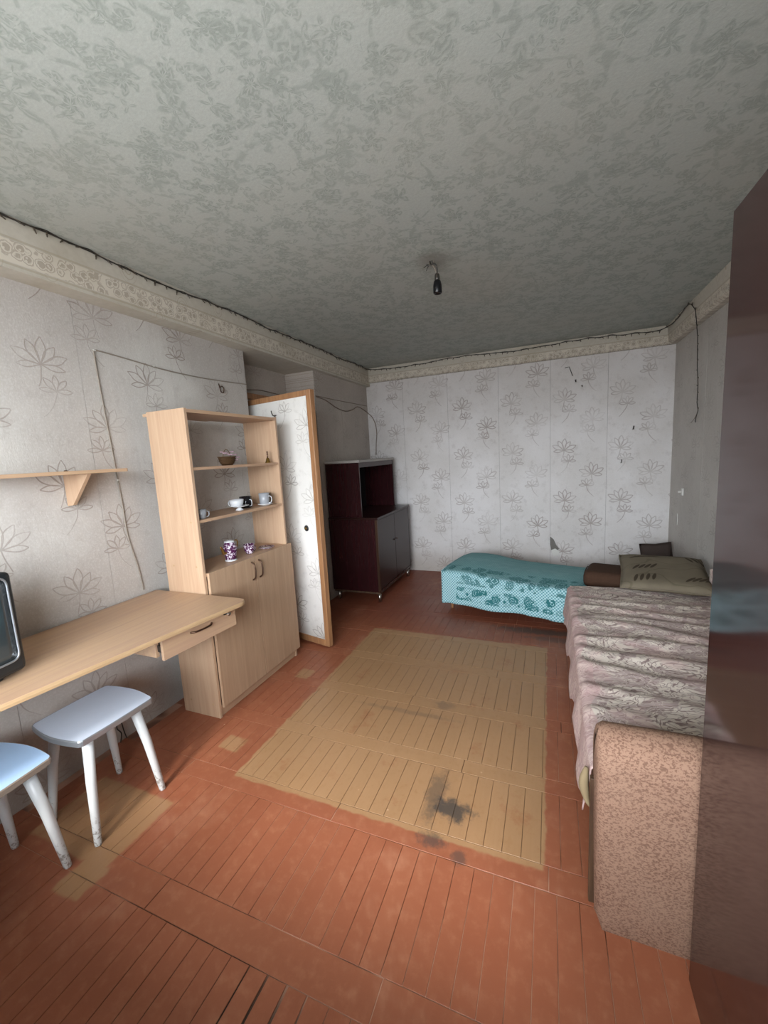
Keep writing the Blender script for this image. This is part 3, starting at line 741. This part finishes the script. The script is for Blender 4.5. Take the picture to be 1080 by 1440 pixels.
# ------------------------------------------------------------------ stools
def make_stool(label, top, edge, w_, d_, z=.45):
    """w_ along x, d_ along y; gently bowed sides"""
    o = empty('stool', (0, 0, 0), 0, label, 'stool', None)
    c = []
    n = 10
    def side(a, b_, bulge):
        a = Vector(a); b_ = Vector(b_); nrm = Vector(((b_-a).y, -(b_-a).x)).normalized()
        return [tuple(a.lerp(b_, k/n)+nrm*bulge*math.sin(math.pi*k/n)) for k in range(n)]
    W2, D2 = w_/2, d_/2
    raw = side((-W2, -D2), (W2, -D2), .020)+side((W2, -D2), (W2, D2), .004)+side((W2, D2), (-W2, D2), .020)+side((-W2, D2), (-W2, -D2), .004)
    pts = []
    for i, p in enumerate(raw):
        a, b_ = raw[i-1], raw[(i+1) % len(raw)]
        if i % n == 0:
            for f1, f2 in ((.35, 0), (.13, .13), (0, .35)): pts.append((p[0]*(1-f1-f2)+a[0]*f1+b_[0]*f2, p[1]*(1-f1-f2)+a[1]*f1+b_[1]*f2))
        else: pts.append(p)
    obj('seat', prism([(x*.995, y*.995) for x, y in pts], z-.018, z, .0012), top, o)
    rim = bmesh.new(); vs = []
    for x, y in pts:
        r = 1.0
        vs.append([rim.verts.new((x*k, y*k, q)) for k, q in ((.993, z-.022), (1.008, z-.022), (1.010, z-.003), (.993, z+.0012))])
    m = len(vs)
    for i in range(m):
        for k in range(4): rim.faces.new((vs[i][k], vs[(i+1) % m][k], vs[(i+1) % m][(k+1) % 4], vs[i][(k+1) % 4]))
    obj('rim', rim, edge, o)
    obj('under_frame', box(-W2*.72, W2*.72, -D2*.72, D2*.72, z-.045, z-.0225, .003), M['leg'], o)
    for sx in (-1, 1):
        for sy in (-1, 1):
            obj('leg', tube([(sx*W2*.94, sy*D2*.96, .0), (sx*W2*.935, sy*D2*.95, .006), (sx*W2*.80, sy*D2*.80, z*.55), (sx*W2*.66, sy*D2*.64, z-.024)], [.0115, .013, .018, .0205], 16), M['leg'], o, None, None, True)
    return o
s2 = make_stool('pale grey-blue topped stool with metal rim, whole under the desk', M['bluetop'], M['alu'], .315, .300)
s2.location = (-1.785, .995, 0); s2.rotation_euler = (0, 0, R(-1))
s1 = make_stool('sky-blue topped stool with worn brown rim, cut by the left edge', M['bluetop2'], M['brownedge'], .315, .300)
s1.location = (-1.800, .600, 0); s1.rotation_euler = (0, 0, R(4))
for o in (s1, s2): o['group'] = 'stools under the desk'

# ------------------------------------------------------------------ dark red cabinet in the corner
cb = empty('sideboard', (0, 0, 0), 0, 'dark red polished two-tier cabinet standing in the far left corner', 'cabinet')
CX0, CX1, CY0, CY1 = -2.075, -1.545, 3.56, 4.52
obj('lower_side', box(CX0, CX1, CY0, CY0+.02, .105, .835, .002), M['cab'], cb)
obj('lower_side', box(CX0, CX1, CY1-.02, CY1, .105, .835, .002), M['cab'], cb)
obj('lower_top', box(CX0, CX1+.012, CY0-.008, CY1+.008, .835, .858, .003), M['cabfront'], cb)
obj('lower_bottom', box(CX0, CX1, CY0+.02, CY1-.02, .105, .125), M['cab'], cb)
obj('lower_back', box(CX0, CX0+.006, CY0+.02, CY1-.02, .125, .835), M['cabdark'], cb)
obj('corner_post', box(CX1-.022, CX1+.002, CY0-.002, CY0+.024, .10, .836, .002), M['bronze'], cb)
ym = (CY0+CY1)/2
for a, b_ in ((CY0+.026, ym-.002), (ym+.002, CY1-.02)):
    d = obj('cabinet_door', box(0, .018, 0, b_-a, .13, .830, .002), M['cabfront'], cb, (CX1-.018, a, 0))
    obj('knob', lathe([(0, .014), (.008, .013), (.009, .009), (.004, .005), (.004, 0)], 14), M['bronze'], d, (.018, (b_-a-.03) if a < ym-.1 else .03, .55), (0, R(90), 0), True)
obj('base_frame', box(CX0+.01, CX1-.005, CY0+.006, CY0+.03, .085, .105), M['darkwood'], cb)
obj('base_frame', box(CX1-.03, CX1-.006, CY0+.03, CY1-.02, .085, .105), M['darkwood'], cb)
for x, y in ((CX1-.028, CY0+.03), (CX0+.05, CY0+.03), (CX1-.028, CY1-.05), (CX0+.05, CY1-.05)):
    l = obj('leg', tube([(x+.006, y-.006, 0), (x, y, .086)], [.013, .020], 12), M['chrome'], cb, None, None, True); l['label'] = 'greyish tapered leg'
UX1 = -1.705
obj('upper_side', box(CX0, UX1, CY0+.01, CY0+.03, .858, 1.395, .002), M['cab'], cb)
obj('upper_side', box(CX0, UX1, CY1-.03, CY1-.01, .858, 1.395, .002), M['cab'], cb)
obj('upper_back', box(CX0, CX0+.006, CY0+.03, CY1-.03, .858, 1.395), M['cabdark'], cb)
None and obj('upper_shelf', box(CX0+.006, UX1-.004, CY0+.03, CY1-.03, 1.125, 1.143), M['cab'], cb)
obj('upper_top', box(CX0-.003, UX1+.012, CY0, CY1, 1.395, 1.420, .003), M['cabtop'], cb)['label'] = 'pale dusty top board'
obj('upper_rail', box(UX1-.018, UX1-.002, CY0+.03, CY1-.03, 1.345, 1.395, .001), M['cab'], cb)

# ------------------------------------------------------------------ daybed with turquoise cover
db = empty('daybed', (-.90, 3.555, 0), math.atan2(-.231, 1), 'low daybed under a turquoise flowered bedspread along the far wall', 'bed')
LB, WB = 1.80, .66
obj('bed_frame', box(.03, LB-.03, .03, WB-.03, .10, .17, .005), M['darkwood'], db)
def mat_h(u):
    return .345 + .045*math.exp(-((u-.04)/.16)**2) 
def mt(u, v):
    s = math.sin
    return (0, 0, 0)
bm = box(.012, LB-.012, .02, WB-.02, .17, .325, .03, 3)
for v in bm.verts:
    if v.co.z > .25: v.co.z += .035*math.exp(-((v.co.x-.12)/.3)**2)
obj('mattress', bm, M['dkcush'], db)
# spread: profile from front hem, up, over, to the back
def spread(u, v):
    x = -.012 + (LB+.0)*u
    hump = .036*math.exp(-((x-.13)/.30)**2)
    z_top = .345+hump + .006*noise.noise(Vector((x*3, v*4, 1)))
    hem = .07 + .035*u
    fold = .007*math.sin(x*23+1.5*math.sin(x*7))
    h = z_top-hem; L = h+WB+.02+.22
    s = v*L
    if s < h:      # front drop
        t = s/h; y = -.012 + fold*(1-t)**1.5 - .012*(1-t)
        z = hem + s + .008*math.sin(x*11)*(1-t)
        if t > .88: y += .02*((t-.88)/.12)**2; z -= .004*((t-.88)/.12)
        return (x, y, z)
    s -= h
    if s < WB+.02:
        y = .008+s; crown = .022*math.sin(math.pi*min(1, max(0, s/(WB+.02))))*(1 if True else 0)
        return (x, y, z_top-.004+crown + hump*.25*(s/WB))
    s -= WB+.02
    return (x, WB+.030, z_top-.004+hump*.25-s)
o = obj('bedspread', grid(spread, 110, 60, lambda u, v: (u*LB, v*(.28+WB+.24))), M['teal'], db, None, None, True); solid(o, .004, 1)
# end drop of the spread on the left
def enddrop(u, v):
    z_top = .345+.036*math.exp(-(.13/.30)**2)
    y = -.012+(WB+.035)*u
    crown = .022*math.sin(math.pi*u)
    z = (z_top+crown)*(1-v)+.075*v
    return (-.014-.008*math.sin(y*30)*v-.006*v, y, z)
o = obj('bedspread_end', grid(enddrop, 40, 14, lambda u, v: (.01+u*.1, (1-v)*.26)), M['teal'], db, None, None, True); solid(o, .004, 1)
for x, y in ((.05, .06), (LB-.08, .06), (.05, WB-.06), (LB-.08, WB-.06)):
    obj('leg', tube([(x, y, 0), (x, y, .11)], [.012, .018], 12), M['pine'], db, None, None, True)

# ------------------------------------------------------------------ sofa
SX0, SX1, SY0, SY1 = .150, 1.085, 1.315, 3.085
sf = empty('sofa', (0, 0, 0), 0, 'old sofa under a beige and pink patterned cover along the right wall', 'sofa')
obj('base', box(SX0+.02, SX1-.03, SY0+.01, SY1-.01, .06, .26, .006), M['darkwood'], sf)
obj('seat_cushion', box(SX0, SX1-.12, SY0, SY1, .26, .435, .035, 4), M['arm'], sf)
obj('backrest', box(SX1-.115, SX1, SY0, SY1, .26, .60, .03, 3), M['arm'], sf)
for y in (SY0+.08, SY1-.08):
    for x in (SX0+.06, SX1-.10): obj('leg', tube([(x, y, 0), (x, y, .065)], [.016, .022], 12), M['darkwood'], sf, None, None, True)
CL0, CL1 = 1.31, 3.105
def foldz(x, y):
    f = 0
    for k, (yy, sl, amp, wd) in enumerate(((1.55, -.10, .008, .03), (1.72, -.05, .012, .035), (1.90, -.16, .014, .04), (2.05, -.22, .016, .045), (2.22, -.12, .017, .04), (2.38, -.28, .018, .05), (2.52, .05, .010, .035), (2.66, -.1, .010, .03), (2.82, -.05, .006, .03))):
        d = (y-(yy+sl*(x-.5)+.03*math.sin(x*6+k)))/wd
        f += amp*math.exp(-d*d)
    f += .006*noise.noise(Vector((x*6, y*9, 3)))+.003*noise.noise(Vector((x*20, y*26, 9)))
    return f
def cover(u, v):
    y = CL0 + (CL1-CL0)*u
    hang = .16 + .022*math.sin(y*13)+.012*math.sin(y*31+1)
    if u < .03: hang += .01*(1-u/.03)
    Wt = SX1-.135-SX0; bk = .17
    L = hang+.05+Wt+bk+.10; s = v*L
    zt = .443
    if s < hang:
        t = 1-s/hang     # 1 at the hem
        x = SX0-.024 - .017*t*abs(math.sin(y*9.5+.6*math.sin(y*4))) - .012*t
        return (x, y, zt-.03-hang+s+foldz(.1, y)*.4)
    s -= hang
    if s < .05:
        a = s/.05*math.pi/2; return (SX0-.026+.034*(1-math.cos(a)), y, zt-.03+.030*math.sin(a)+foldz(.1, y)*(.4+.6*s/.05))
    s -= .05
    if s < Wt:
        x = SX0+.008+s; return (x, y, zt+foldz(x, y)+.010*math.sin(math.pi*s/Wt))
    s -= Wt
    if s < bk: return (SX1-.127-.004*s, y, zt+.002+foldz(.95, y)*(1-s/bk)+s)
    s -= bk
    return (SX1-.127+s, y, zt+bk+.004)
o = obj('patterned_cover', grid(cover, 230, 90, lambda u, v: (v*1.4, u*1.8)), M['cover'], sf, None, None, True); solid(o, .004, 1)
o['label'] = 'crumpled beige and pink patterned cover'
def coverfar(u, v):
    x = SX0-.01+(SX1-.14-SX0)*u
    return (x, CL1+.004+.006*math.sin(x*20)*v, .445*(1-v)+.20*v)
solid(obj('cover_end_drop', grid(coverfar, 30, 8, lambda u, v: (.3+u*.9, 1.8+v*.25)), M['cover'], sf, None, None, True), .003, 1)
# near arm: upholstered slab with rounded top
bm = bmesh.new()
prof = [(1.180, .0), (1.172, .05), (1.170, .53)]
for k in range(0, 13):
    a = math.pi*k/12; prof.append((1.245-.075*math.cos(a), .545+.075*math.sin(a)*1.15))
prof += [(1.312, .50), (1.300, .0)]
n = len(prof); xs = [.128, .134, .150, .30, .6, .9, 1.070, 1.082, 1.086]; ins = [.022, .008, 0, 0, 0, 0, 0, .008, .022]
ca = (1.24, .30); rows = []
for x, i_ in zip(xs, ins):
    row = []
    for y, z in prof:
        dz = 0
        yy = y+(i_ if y < ca[0] else -i_); zz = z-(i_ if z > .3 else 0)
        xx = x
        if x < .14 and z < .03: xx = x+.02
        yy += .003*noise.noise(Vector((x*4, z*4, 2)))
        zz = zz+(.012*(x-.13) if z > .5 else 0)
        row.append(bm.verts.new((xx, yy, zz)))
    rows.append(row)
for a, b_ in zip(rows, rows[1:]):
    for k in range(n-1): bm.faces.new((a[k], a[k+1], b_[k+1], b_[k]))
    bm.faces.new((a[n-1], a[0], b_[0], b_[n-1]))
bm.faces.new(rows[0]); bm.faces.new(rows[-1][::-1])
ar = obj('armrest', bm, M['arm'], sf); autosmooth(ar, 50); ar['label'] = 'brown speckled upholstered armrest'
obj('frame_post', box(.118, .136, 1.252, 1.272, 0, .44, .002), M['darkwood'], sf)
obj('cover_underside', tube(spline([(.112, 1.312, .43), (.104, 1.305, .38), (.112, 1.300, .33), (.128, 1.296, .30)], 4), [.006, .009, .012, .014, .015, .015, .014, .012, .010, .009, .008, .006, .005], 8), M['under_cloth'], sf, None, None, True)

# ------------------------------------------------------------------ cushions at the far end
def pillow(name, sx, sy, sz, mat, label, loc, rot, k=3., piping=None):
    bm = bmesh.new(); n = 16
    def f(u, v, s):
        a, b_ = 2*u-1, 2*v-1
        e = (max(0, 1-abs(a)**k))**.5*(max(0, 1-abs(b_)**k))**.5
        cor = 1-.05*(1-abs(a))*abs(b_)-.05*(1-abs(b_))*abs(a)
        return Vector((a*sx/2*cor, b_*sy/2*cor, s*sz/2*e*(1+.08*noise.noise(Vector((a*2, b_*2, sz*9))))))
    top = [[bm.verts.new(f(i/n, j/n, 1)) for j in range(n+1)] for i in range(n+1)]
    bot = [[top[i][j] if i in (0, n) or j in (0, n) else bm.verts.new(f(i/n, j/n, -1)) for j in range(n+1)] for i in range(n+1)]
    for g_ in (top, bot):
        for i in range(n):
            for j in range(n): bm.faces.new((g_[i][j], g_[i+1][j], g_[i+1][j+1], g_[i][j+1]))
    o = empty(name, loc, 0, label, 'cushion'); o.rotation_euler = rot
    obj('cushion_cover', bm, M[mat], o, None, None, True)
    e = [f(i/n, 0, 1) for i in range(n)]+[f(1, j/n, 1) for j in range(n)]+[f(1-i/n, 1, 1) for i in range(n)]+[f(0, 1-j/n, 1) for j in range(n+1)]
    obj('piping', tube(e, .004, 6), M[piping or mat], o, None, None, True)
    return o
# bolster lies on the bed end beside the sofa
bo = empty('bolster', (.235, 3.315, .372), math.atan2(-.231, 1), 'flat dark brown bolster lying across the right end of the daybed', 'cushion')
bm = box(0, .56, 0, .33, 0, .125, .045, 5); obj('bolster_body', bm, M['brown'], bo, None, None, True)
bm = tube([(.004, .17+.13*math.cos(t*math.pi/12), .0625+.048*math.sin(t*math.pi/12)) for t in range(25)], .004, 6); obj('end_piping', bm, M['brown'], bo, None, None, True)
pillow('cushion', .52, .66, .085, 'olive', 'large flat olive cushion with dark leaf print lying over the bolster', (.735, 3.25, .536), (R(5), R(0), R(-7)), 5.)
pillow('cushion', .25, .46, .11, 'dkcush', 'dark grey-brown cushion standing in the far corner, mostly hidden by the olive one', (.955, 4.40, .262), (R(80), R(-8), R(-10)), 4.)
# small chest that carries the corner cushion is the bed end; a folded blanket fills the gap
# ------------------------------------------------------------------ wardrobe
wd = empty('wardrobe', (0, 0, 0), 0, 'tall dark brown polished wardrobe cut by the right edge', 'wardrobe')
WX, WYE, WT_ = .353, 1.130, 1.912
obj('front_panel', box(WX, WX+.020, -.22, WYE, .0, WT_, .0012), M['wardrobe'], wd)
obj('side_panel', box(WX+.020, XR-.01, WYE-.020, WYE, .0, WT_, .001), M['wardrobe'], wd)
obj('side_panel', box(WX+.020, XR-.01, -.22, -.20, .0, WT_, .001), M['wardrobe'], wd)
obj('top_panel', box(WX+.020, XR-.01, -.20, WYE-.020, WT_-.020, WT_), M['wardrobe'], wd)
obj('back_panel', box(XR-.016, XR-.010, -.20, WYE-.020, .0, WT_-.020), M['darkwood'], wd)

# ------------------------------------------------------------------ ceiling lamp socket
lp = empty('bare_lamp_socket', (-.60, 2.36, 2.5), 0, 'black bulb-less lamp socket hanging on short wires from the ceiling', 'lamp socket')
obj('hook', tube(spline([(0, 0, .0), (.002, 0, -.015), (-.022, .0, -.022), (-.03, 0, -.012)], 5), .003, 8), M['steel'], lp, None, None, True)
obj('wire', tube(spline([(-.012, 0, .0), (-.004, -.01, -.022), (.018, -.012, -.024), (.028, -.004, -.048), (.026, 0, -.075)], 6), .0038, 8), M['wire'], lp, None, None, True)
obj('wire', tube(spline([(.008, .0, .0), (.0, .01, -.018), (.012, .012, -.040), (.020, .006, -.06), (.025, 0, -.075)], 6), .003, 8), M['cable'], lp, None, None, True)
obj('neck', lathe([(0, 0), (.010, 0), (.013, -.006), (.015, -.028), (.015, -.034), (0, -.034)], 20), M['steel'], lp, (.026, 0, -.072), None, True)
obj('socket_shell', lathe([(0, 0), (.014, 0), (.020, -.008), (.024, -.030), (.024, -.066), (.021, -.071), (.0175, -.071), (.0175, -.03), (0, -.028)], 24), M['lampsock'], lp, (.026, 0, -.105), None, True)
obj('wire_stub', tube(spline([(-.02, 0, -.016), (-.036, .004, -.018), (-.048, 0, -.026)], 4), .002, 6), M['wire'], lp, None, None, True)
obj('wire_stub', tube(spline([(-.016, 0, -.020), (-.026, -.004, -.032), (-.034, 0, -.046)], 4), .002, 6), M['wire'], lp, None, None, True)

# ------------------------------------------------------------------ fairy-light garland
def garland():
    pts = []
    y = WY+.05
    while y < 4.66:
        pts.append((-2.029+random.uniform(0, .004), y, 2.486+.006*math.sin(y*6)+random.uniform(-.005, .004))); y += .09
    pts.append((-2.02, 4.684, 2.485))
    x = -1.94
    while x < .98: pts.append((x, 4.689-random.uniform(0, .003), 2.474+.010*math.sin(x*5)+random.uniform(-.006, .005))); x += .10
    pts += [(1.008, 4.66, 2.482), (1.012, 4.50, 2.462), (1.012, 4.30, 2.472), (1.010, 4.14, 2.485), (1.008, 4.03, 2.488), (1.006, 3.95, 2.46), (1.018, 3.90, 2.41), (1.022, 3.88, 2.34)]
    hang = [(1.035, 3.875, 2.2), (1.04, 3.87, 2.0), (1.05, 3.868, 1.85), (1.05, 3.87, 1.72), (1.06, 3.875, 1.66), (1.06, 3.92, 1.60), (1.07, 3.96, 1.575)]
    o = empty('fairy_light_string', (-2.029, 2.0, 2.486), 0, 'dark unlit fairy-light string running round the top of the walls', 'fairy lights')
    inv = Matrix.Translation(-o.location)
    q = obj('wire', tube(pts+hang, .0032, 6), M['wire'], o); q.matrix_parent_inverse = inv
    tw = [(p[0]+(.003 if p[1] < 4.6 and p[0] < 0 else 0), p[1]-(.004 if p[1] > 4.6 else 0), p[2]+.006*(-1)**i) for i, p in enumerate(pts)]
    q = obj('wire', tube(tw, .0024, 5), M['wire'], o); q.matrix_parent_inverse = inv
    q = obj('wire_tail', tube(spline([(1.06, 3.875, 1.66), (1.06, 3.905, 1.63), (1.065, 3.98, 1.60), (1.07, 4.07, 1.575)], 4), .0024, 6), M['cabledark'], o); q.matrix_parent_inverse = inv
    # one shared bulb mesh
    bm = lathe([(0, 0), (.0036, 0), (.0040, .010), (.0042, .013), (.0028, .016), (.0026, .026), (0, .030)], 8)
    me = bpy.data.meshes.new('bulb'); bm.to_mesh(me); bm.free(); me.materials.append(M['bulb'])
    allp = pts+hang[:5]; acc = 0; nxt = .03; cnt = 0
    for a, b_ in zip(allp, allp[1:]):
        A_, B_ = Vector(a), Vector(b_); L = (B_-A_).length
        while nxt <= acc+L and cnt < 200:
            p = A_.lerp(B_, (nxt-acc)/L)
            b = bpy.data.objects.new('bulb', me); C.objects.link(b); b.parent = o; b.matrix_parent_inverse = inv
            b.location = p
            up = random.random() < .35 and p.z < 2.46
            if p.y > 4.6 and p.x < 1.0: b.rotation_euler = (R(150+random.uniform(-25, 25)), R(random.uniform(-35, 35)), 0)
            elif p.x > .9: b.rotation_euler = (R(random.choice((70, -70))+random.uniform(-20, 20)), R(-10), 0)
            else: b.rotation_euler = (R(random.choice((180-45, 180+35, 190, 165, 120, 240, 215))), R(-random.uniform(5, 35)), 0)
            nxt += random.uniform(.05, .075); cnt += 1
        acc += L
garland()

# ------------------------------------------------------------------ cables, nails, torn paper
def cable(label, pts, r, mat, clips=()):
    o = empty('wall_cable', pts[0], 0, label, 'cable'); inv = Matrix.Translation(-Vector(pts[0]))
    q = obj('sheath', tube(spline(pts, 6), r, 8), M[mat], o, None, None, True); q.matrix_parent_inverse = inv
    for c in clips:
        q = obj('clip', box(c[0]-.004, c[0]+.004, c[1]-.006, c[1]+.006, c[2]-.004, c[2]+.004, .001), M['white_pl'], o); q.matrix_parent_inverse = inv
xw = XL+.007
cable('grey cable climbing the left wall from the desk and turning right above the bookcase',
      [(xw, 1.548, .77), (xw, 1.535, .90), (xw, 1.50, 1.10), (xw, 1.495, 1.285), (xw, 1.483, 1.55), (xw, 1.468, 1.85), (xw, 1.462, 2.04), (xw, 1.466, 2.062), (xw, 1.49, 2.064), (xw, 1.62, 2.055), (xw, 1.86, 2.035), (xw, 2.12, 2.03), (xw, 2.35, 2.035), (xw, 2.56, 2.045), (xw+.003, 2.598, 2.045)],
      .0036, 'cable', [(xw, 1.492, 1.40), (xw, 1.80, 2.042), (xw, 1.466, 2.062)])
xp = XP+.008
cable('thin taut cable running level across the corner pier', [(xp, 3.503, 2.055), (xp, 3.9, 2.055), (xp, 4.3, 2.06), (xp, 4.70, 2.062)], .0032, 'cabledark')
cable('loose brown cable sagging across the pier and down the far wall',
      [(xp, 3.51, 2.048), (xp, 3.70, 2.03), (xp+.006, 3.90, 1.975), (xp+.01, 4.10, 1.955), (xp+.01, 4.28, 1.985), (xp+.006, 4.42, 2.03), (xp, 4.60, 2.01), (xp+.015, 4.705, 1.97), (-2.02, 4.712, 1.92), (-1.985, 4.714, 1.83), (-1.975, 4.714, 1.72), (-1.99, 4.714, 1.60), (-2.0, 4.714, 1.46)],
      .0045, 'cabledark')
cable('brown cable hanging in the niche behind the door leaf', [(-2.405, 2.63, 2.10), (-2.40, 2.85, 2.07), (-2.40, 3.1, 2.09), (-2.402, 3.45, 2.08)], .004, 'cabledark')
def nail(loc, label, tilt=0., L=.05, r=.0035):
    o = empty('nail', loc, 0, label, 'nail')
    obj('shank', tube([(0, 0, 0), (.004+tilt*.5, -.018, .002), (tilt, -.030, -L)], r, 8), M['wire'], o, None, None, True)
    obj('head', lathe([(0, .002), (r*2, .001), (r*2, -.001), (0, -.002)], 12), M['steel'], o, (tilt, -.030, -L), None, True)
yw = YF-.006
nail((.15, yw, 2.235), 'bent wire nail high on the far wall, highest one', .07, .09, .003)
nail((.245, yw, 2.10), 'short dark nail just below the bent wire nail', .005, .02, .005)
nail((.305, yw, 2.04), 'lowest of the three nails high on the far wall', .005, .015, .0035)
nail((.775, yw, 1.60), 'dark nail on the far wall strip beside the right corner', -.01, .03, .0045)
nail((.677, yw, 1.275), 'tiny bent nail midway up the far wall right of the seam', -.008, .03, .0035)
# torn flap of paper above the bed
tr = empty('torn_wallpaper', (.012, YF-.006, .47), 0, 'triangular torn wallpaper flap hanging just above the daybed', 'torn paper')
bm = bmesh.new(); vs = [bm.verts.new(p) for p in ((0, 0, 0), (.035, -.006, -.03), (.06, -.012, -.09), (.09, -.014, -.135), (.055, -.012, -.165), (.010, -.010, -.155), (0, -.002, -.08))]; bm.faces.new(vs)
solid(obj('flap', bm, M['under_paper'], tr), .0012)
bm = bmesh.new(); vs = [bm.verts.new(p) for p in ((.012, -.012, -.150), (.05, -.018, -.130), (.095, -.020, -.160), (.085, -.018, -.21), (.03, -.014, -.215))]; bm.faces.new(vs)
solid(obj('white_curl', bm, M['white_pl'], tr), .0012)
# wire ring poking from the left wall above the bookcase
rg = empty('wire_loop', (XL+.003, 2.325, 1.985), 0, 'small brown wire loop on the left wall above the bookcase', 'wire')
obj('loop', tube(spline([(0, -.012, .028), (.01, -.018, .0), (.01, -.008, -.028), (.012, .012, -.030), (.014, .016, -.002), (.01, .004, .012), (.004, -.006, .004)], 5), .0034, 8), M['bronze'], rg, None, None, True)
# little white plug on the right wall
pg = empty('wall_plug', (XR-.003, 4.30, .985), 0, 'small white plug on the right wall above the cushions', 'plug')
obj('plate', box(-.014, 0, -.018, .018, -.030, .034, .004, 2), M['white_pl'], pg)
obj('pin', box(-.040, -.014, -.007, .009, -.006, .010, .002), M['white_pl'], pg)
obj('cord', tube([(-.03, .03, -.20), (-.028, .026, -.26), (-.028, .028, -.30)], .003, 6), M['white_pl'], pg)
# chewed wire bundle low on the wall under the drawer
wb = empty('wire_bundle', (XL+.012, 1.285, .10), 0, 'tangle of dark wire at the foot of the wall under the desk', 'wire')
obj('wire', tube(spline([(0, -.02, .06), (.02, .0, .075), (.02, .03, .06), (.015, .0, .03), (.02, -.012, .0), (.02, .006, -.04), (.018, -.004, -.088)], 5), .003, 6), M['wire'], wb, None, None, True)
obj('wire', tube(spline([(0, .02, .04), (.02, -.01, .05), (.022, .012, .02), (.02, .02, -.03), (.02, .03, -.085)], 5), .0026, 6), M['wire'], wb, None, None, True)
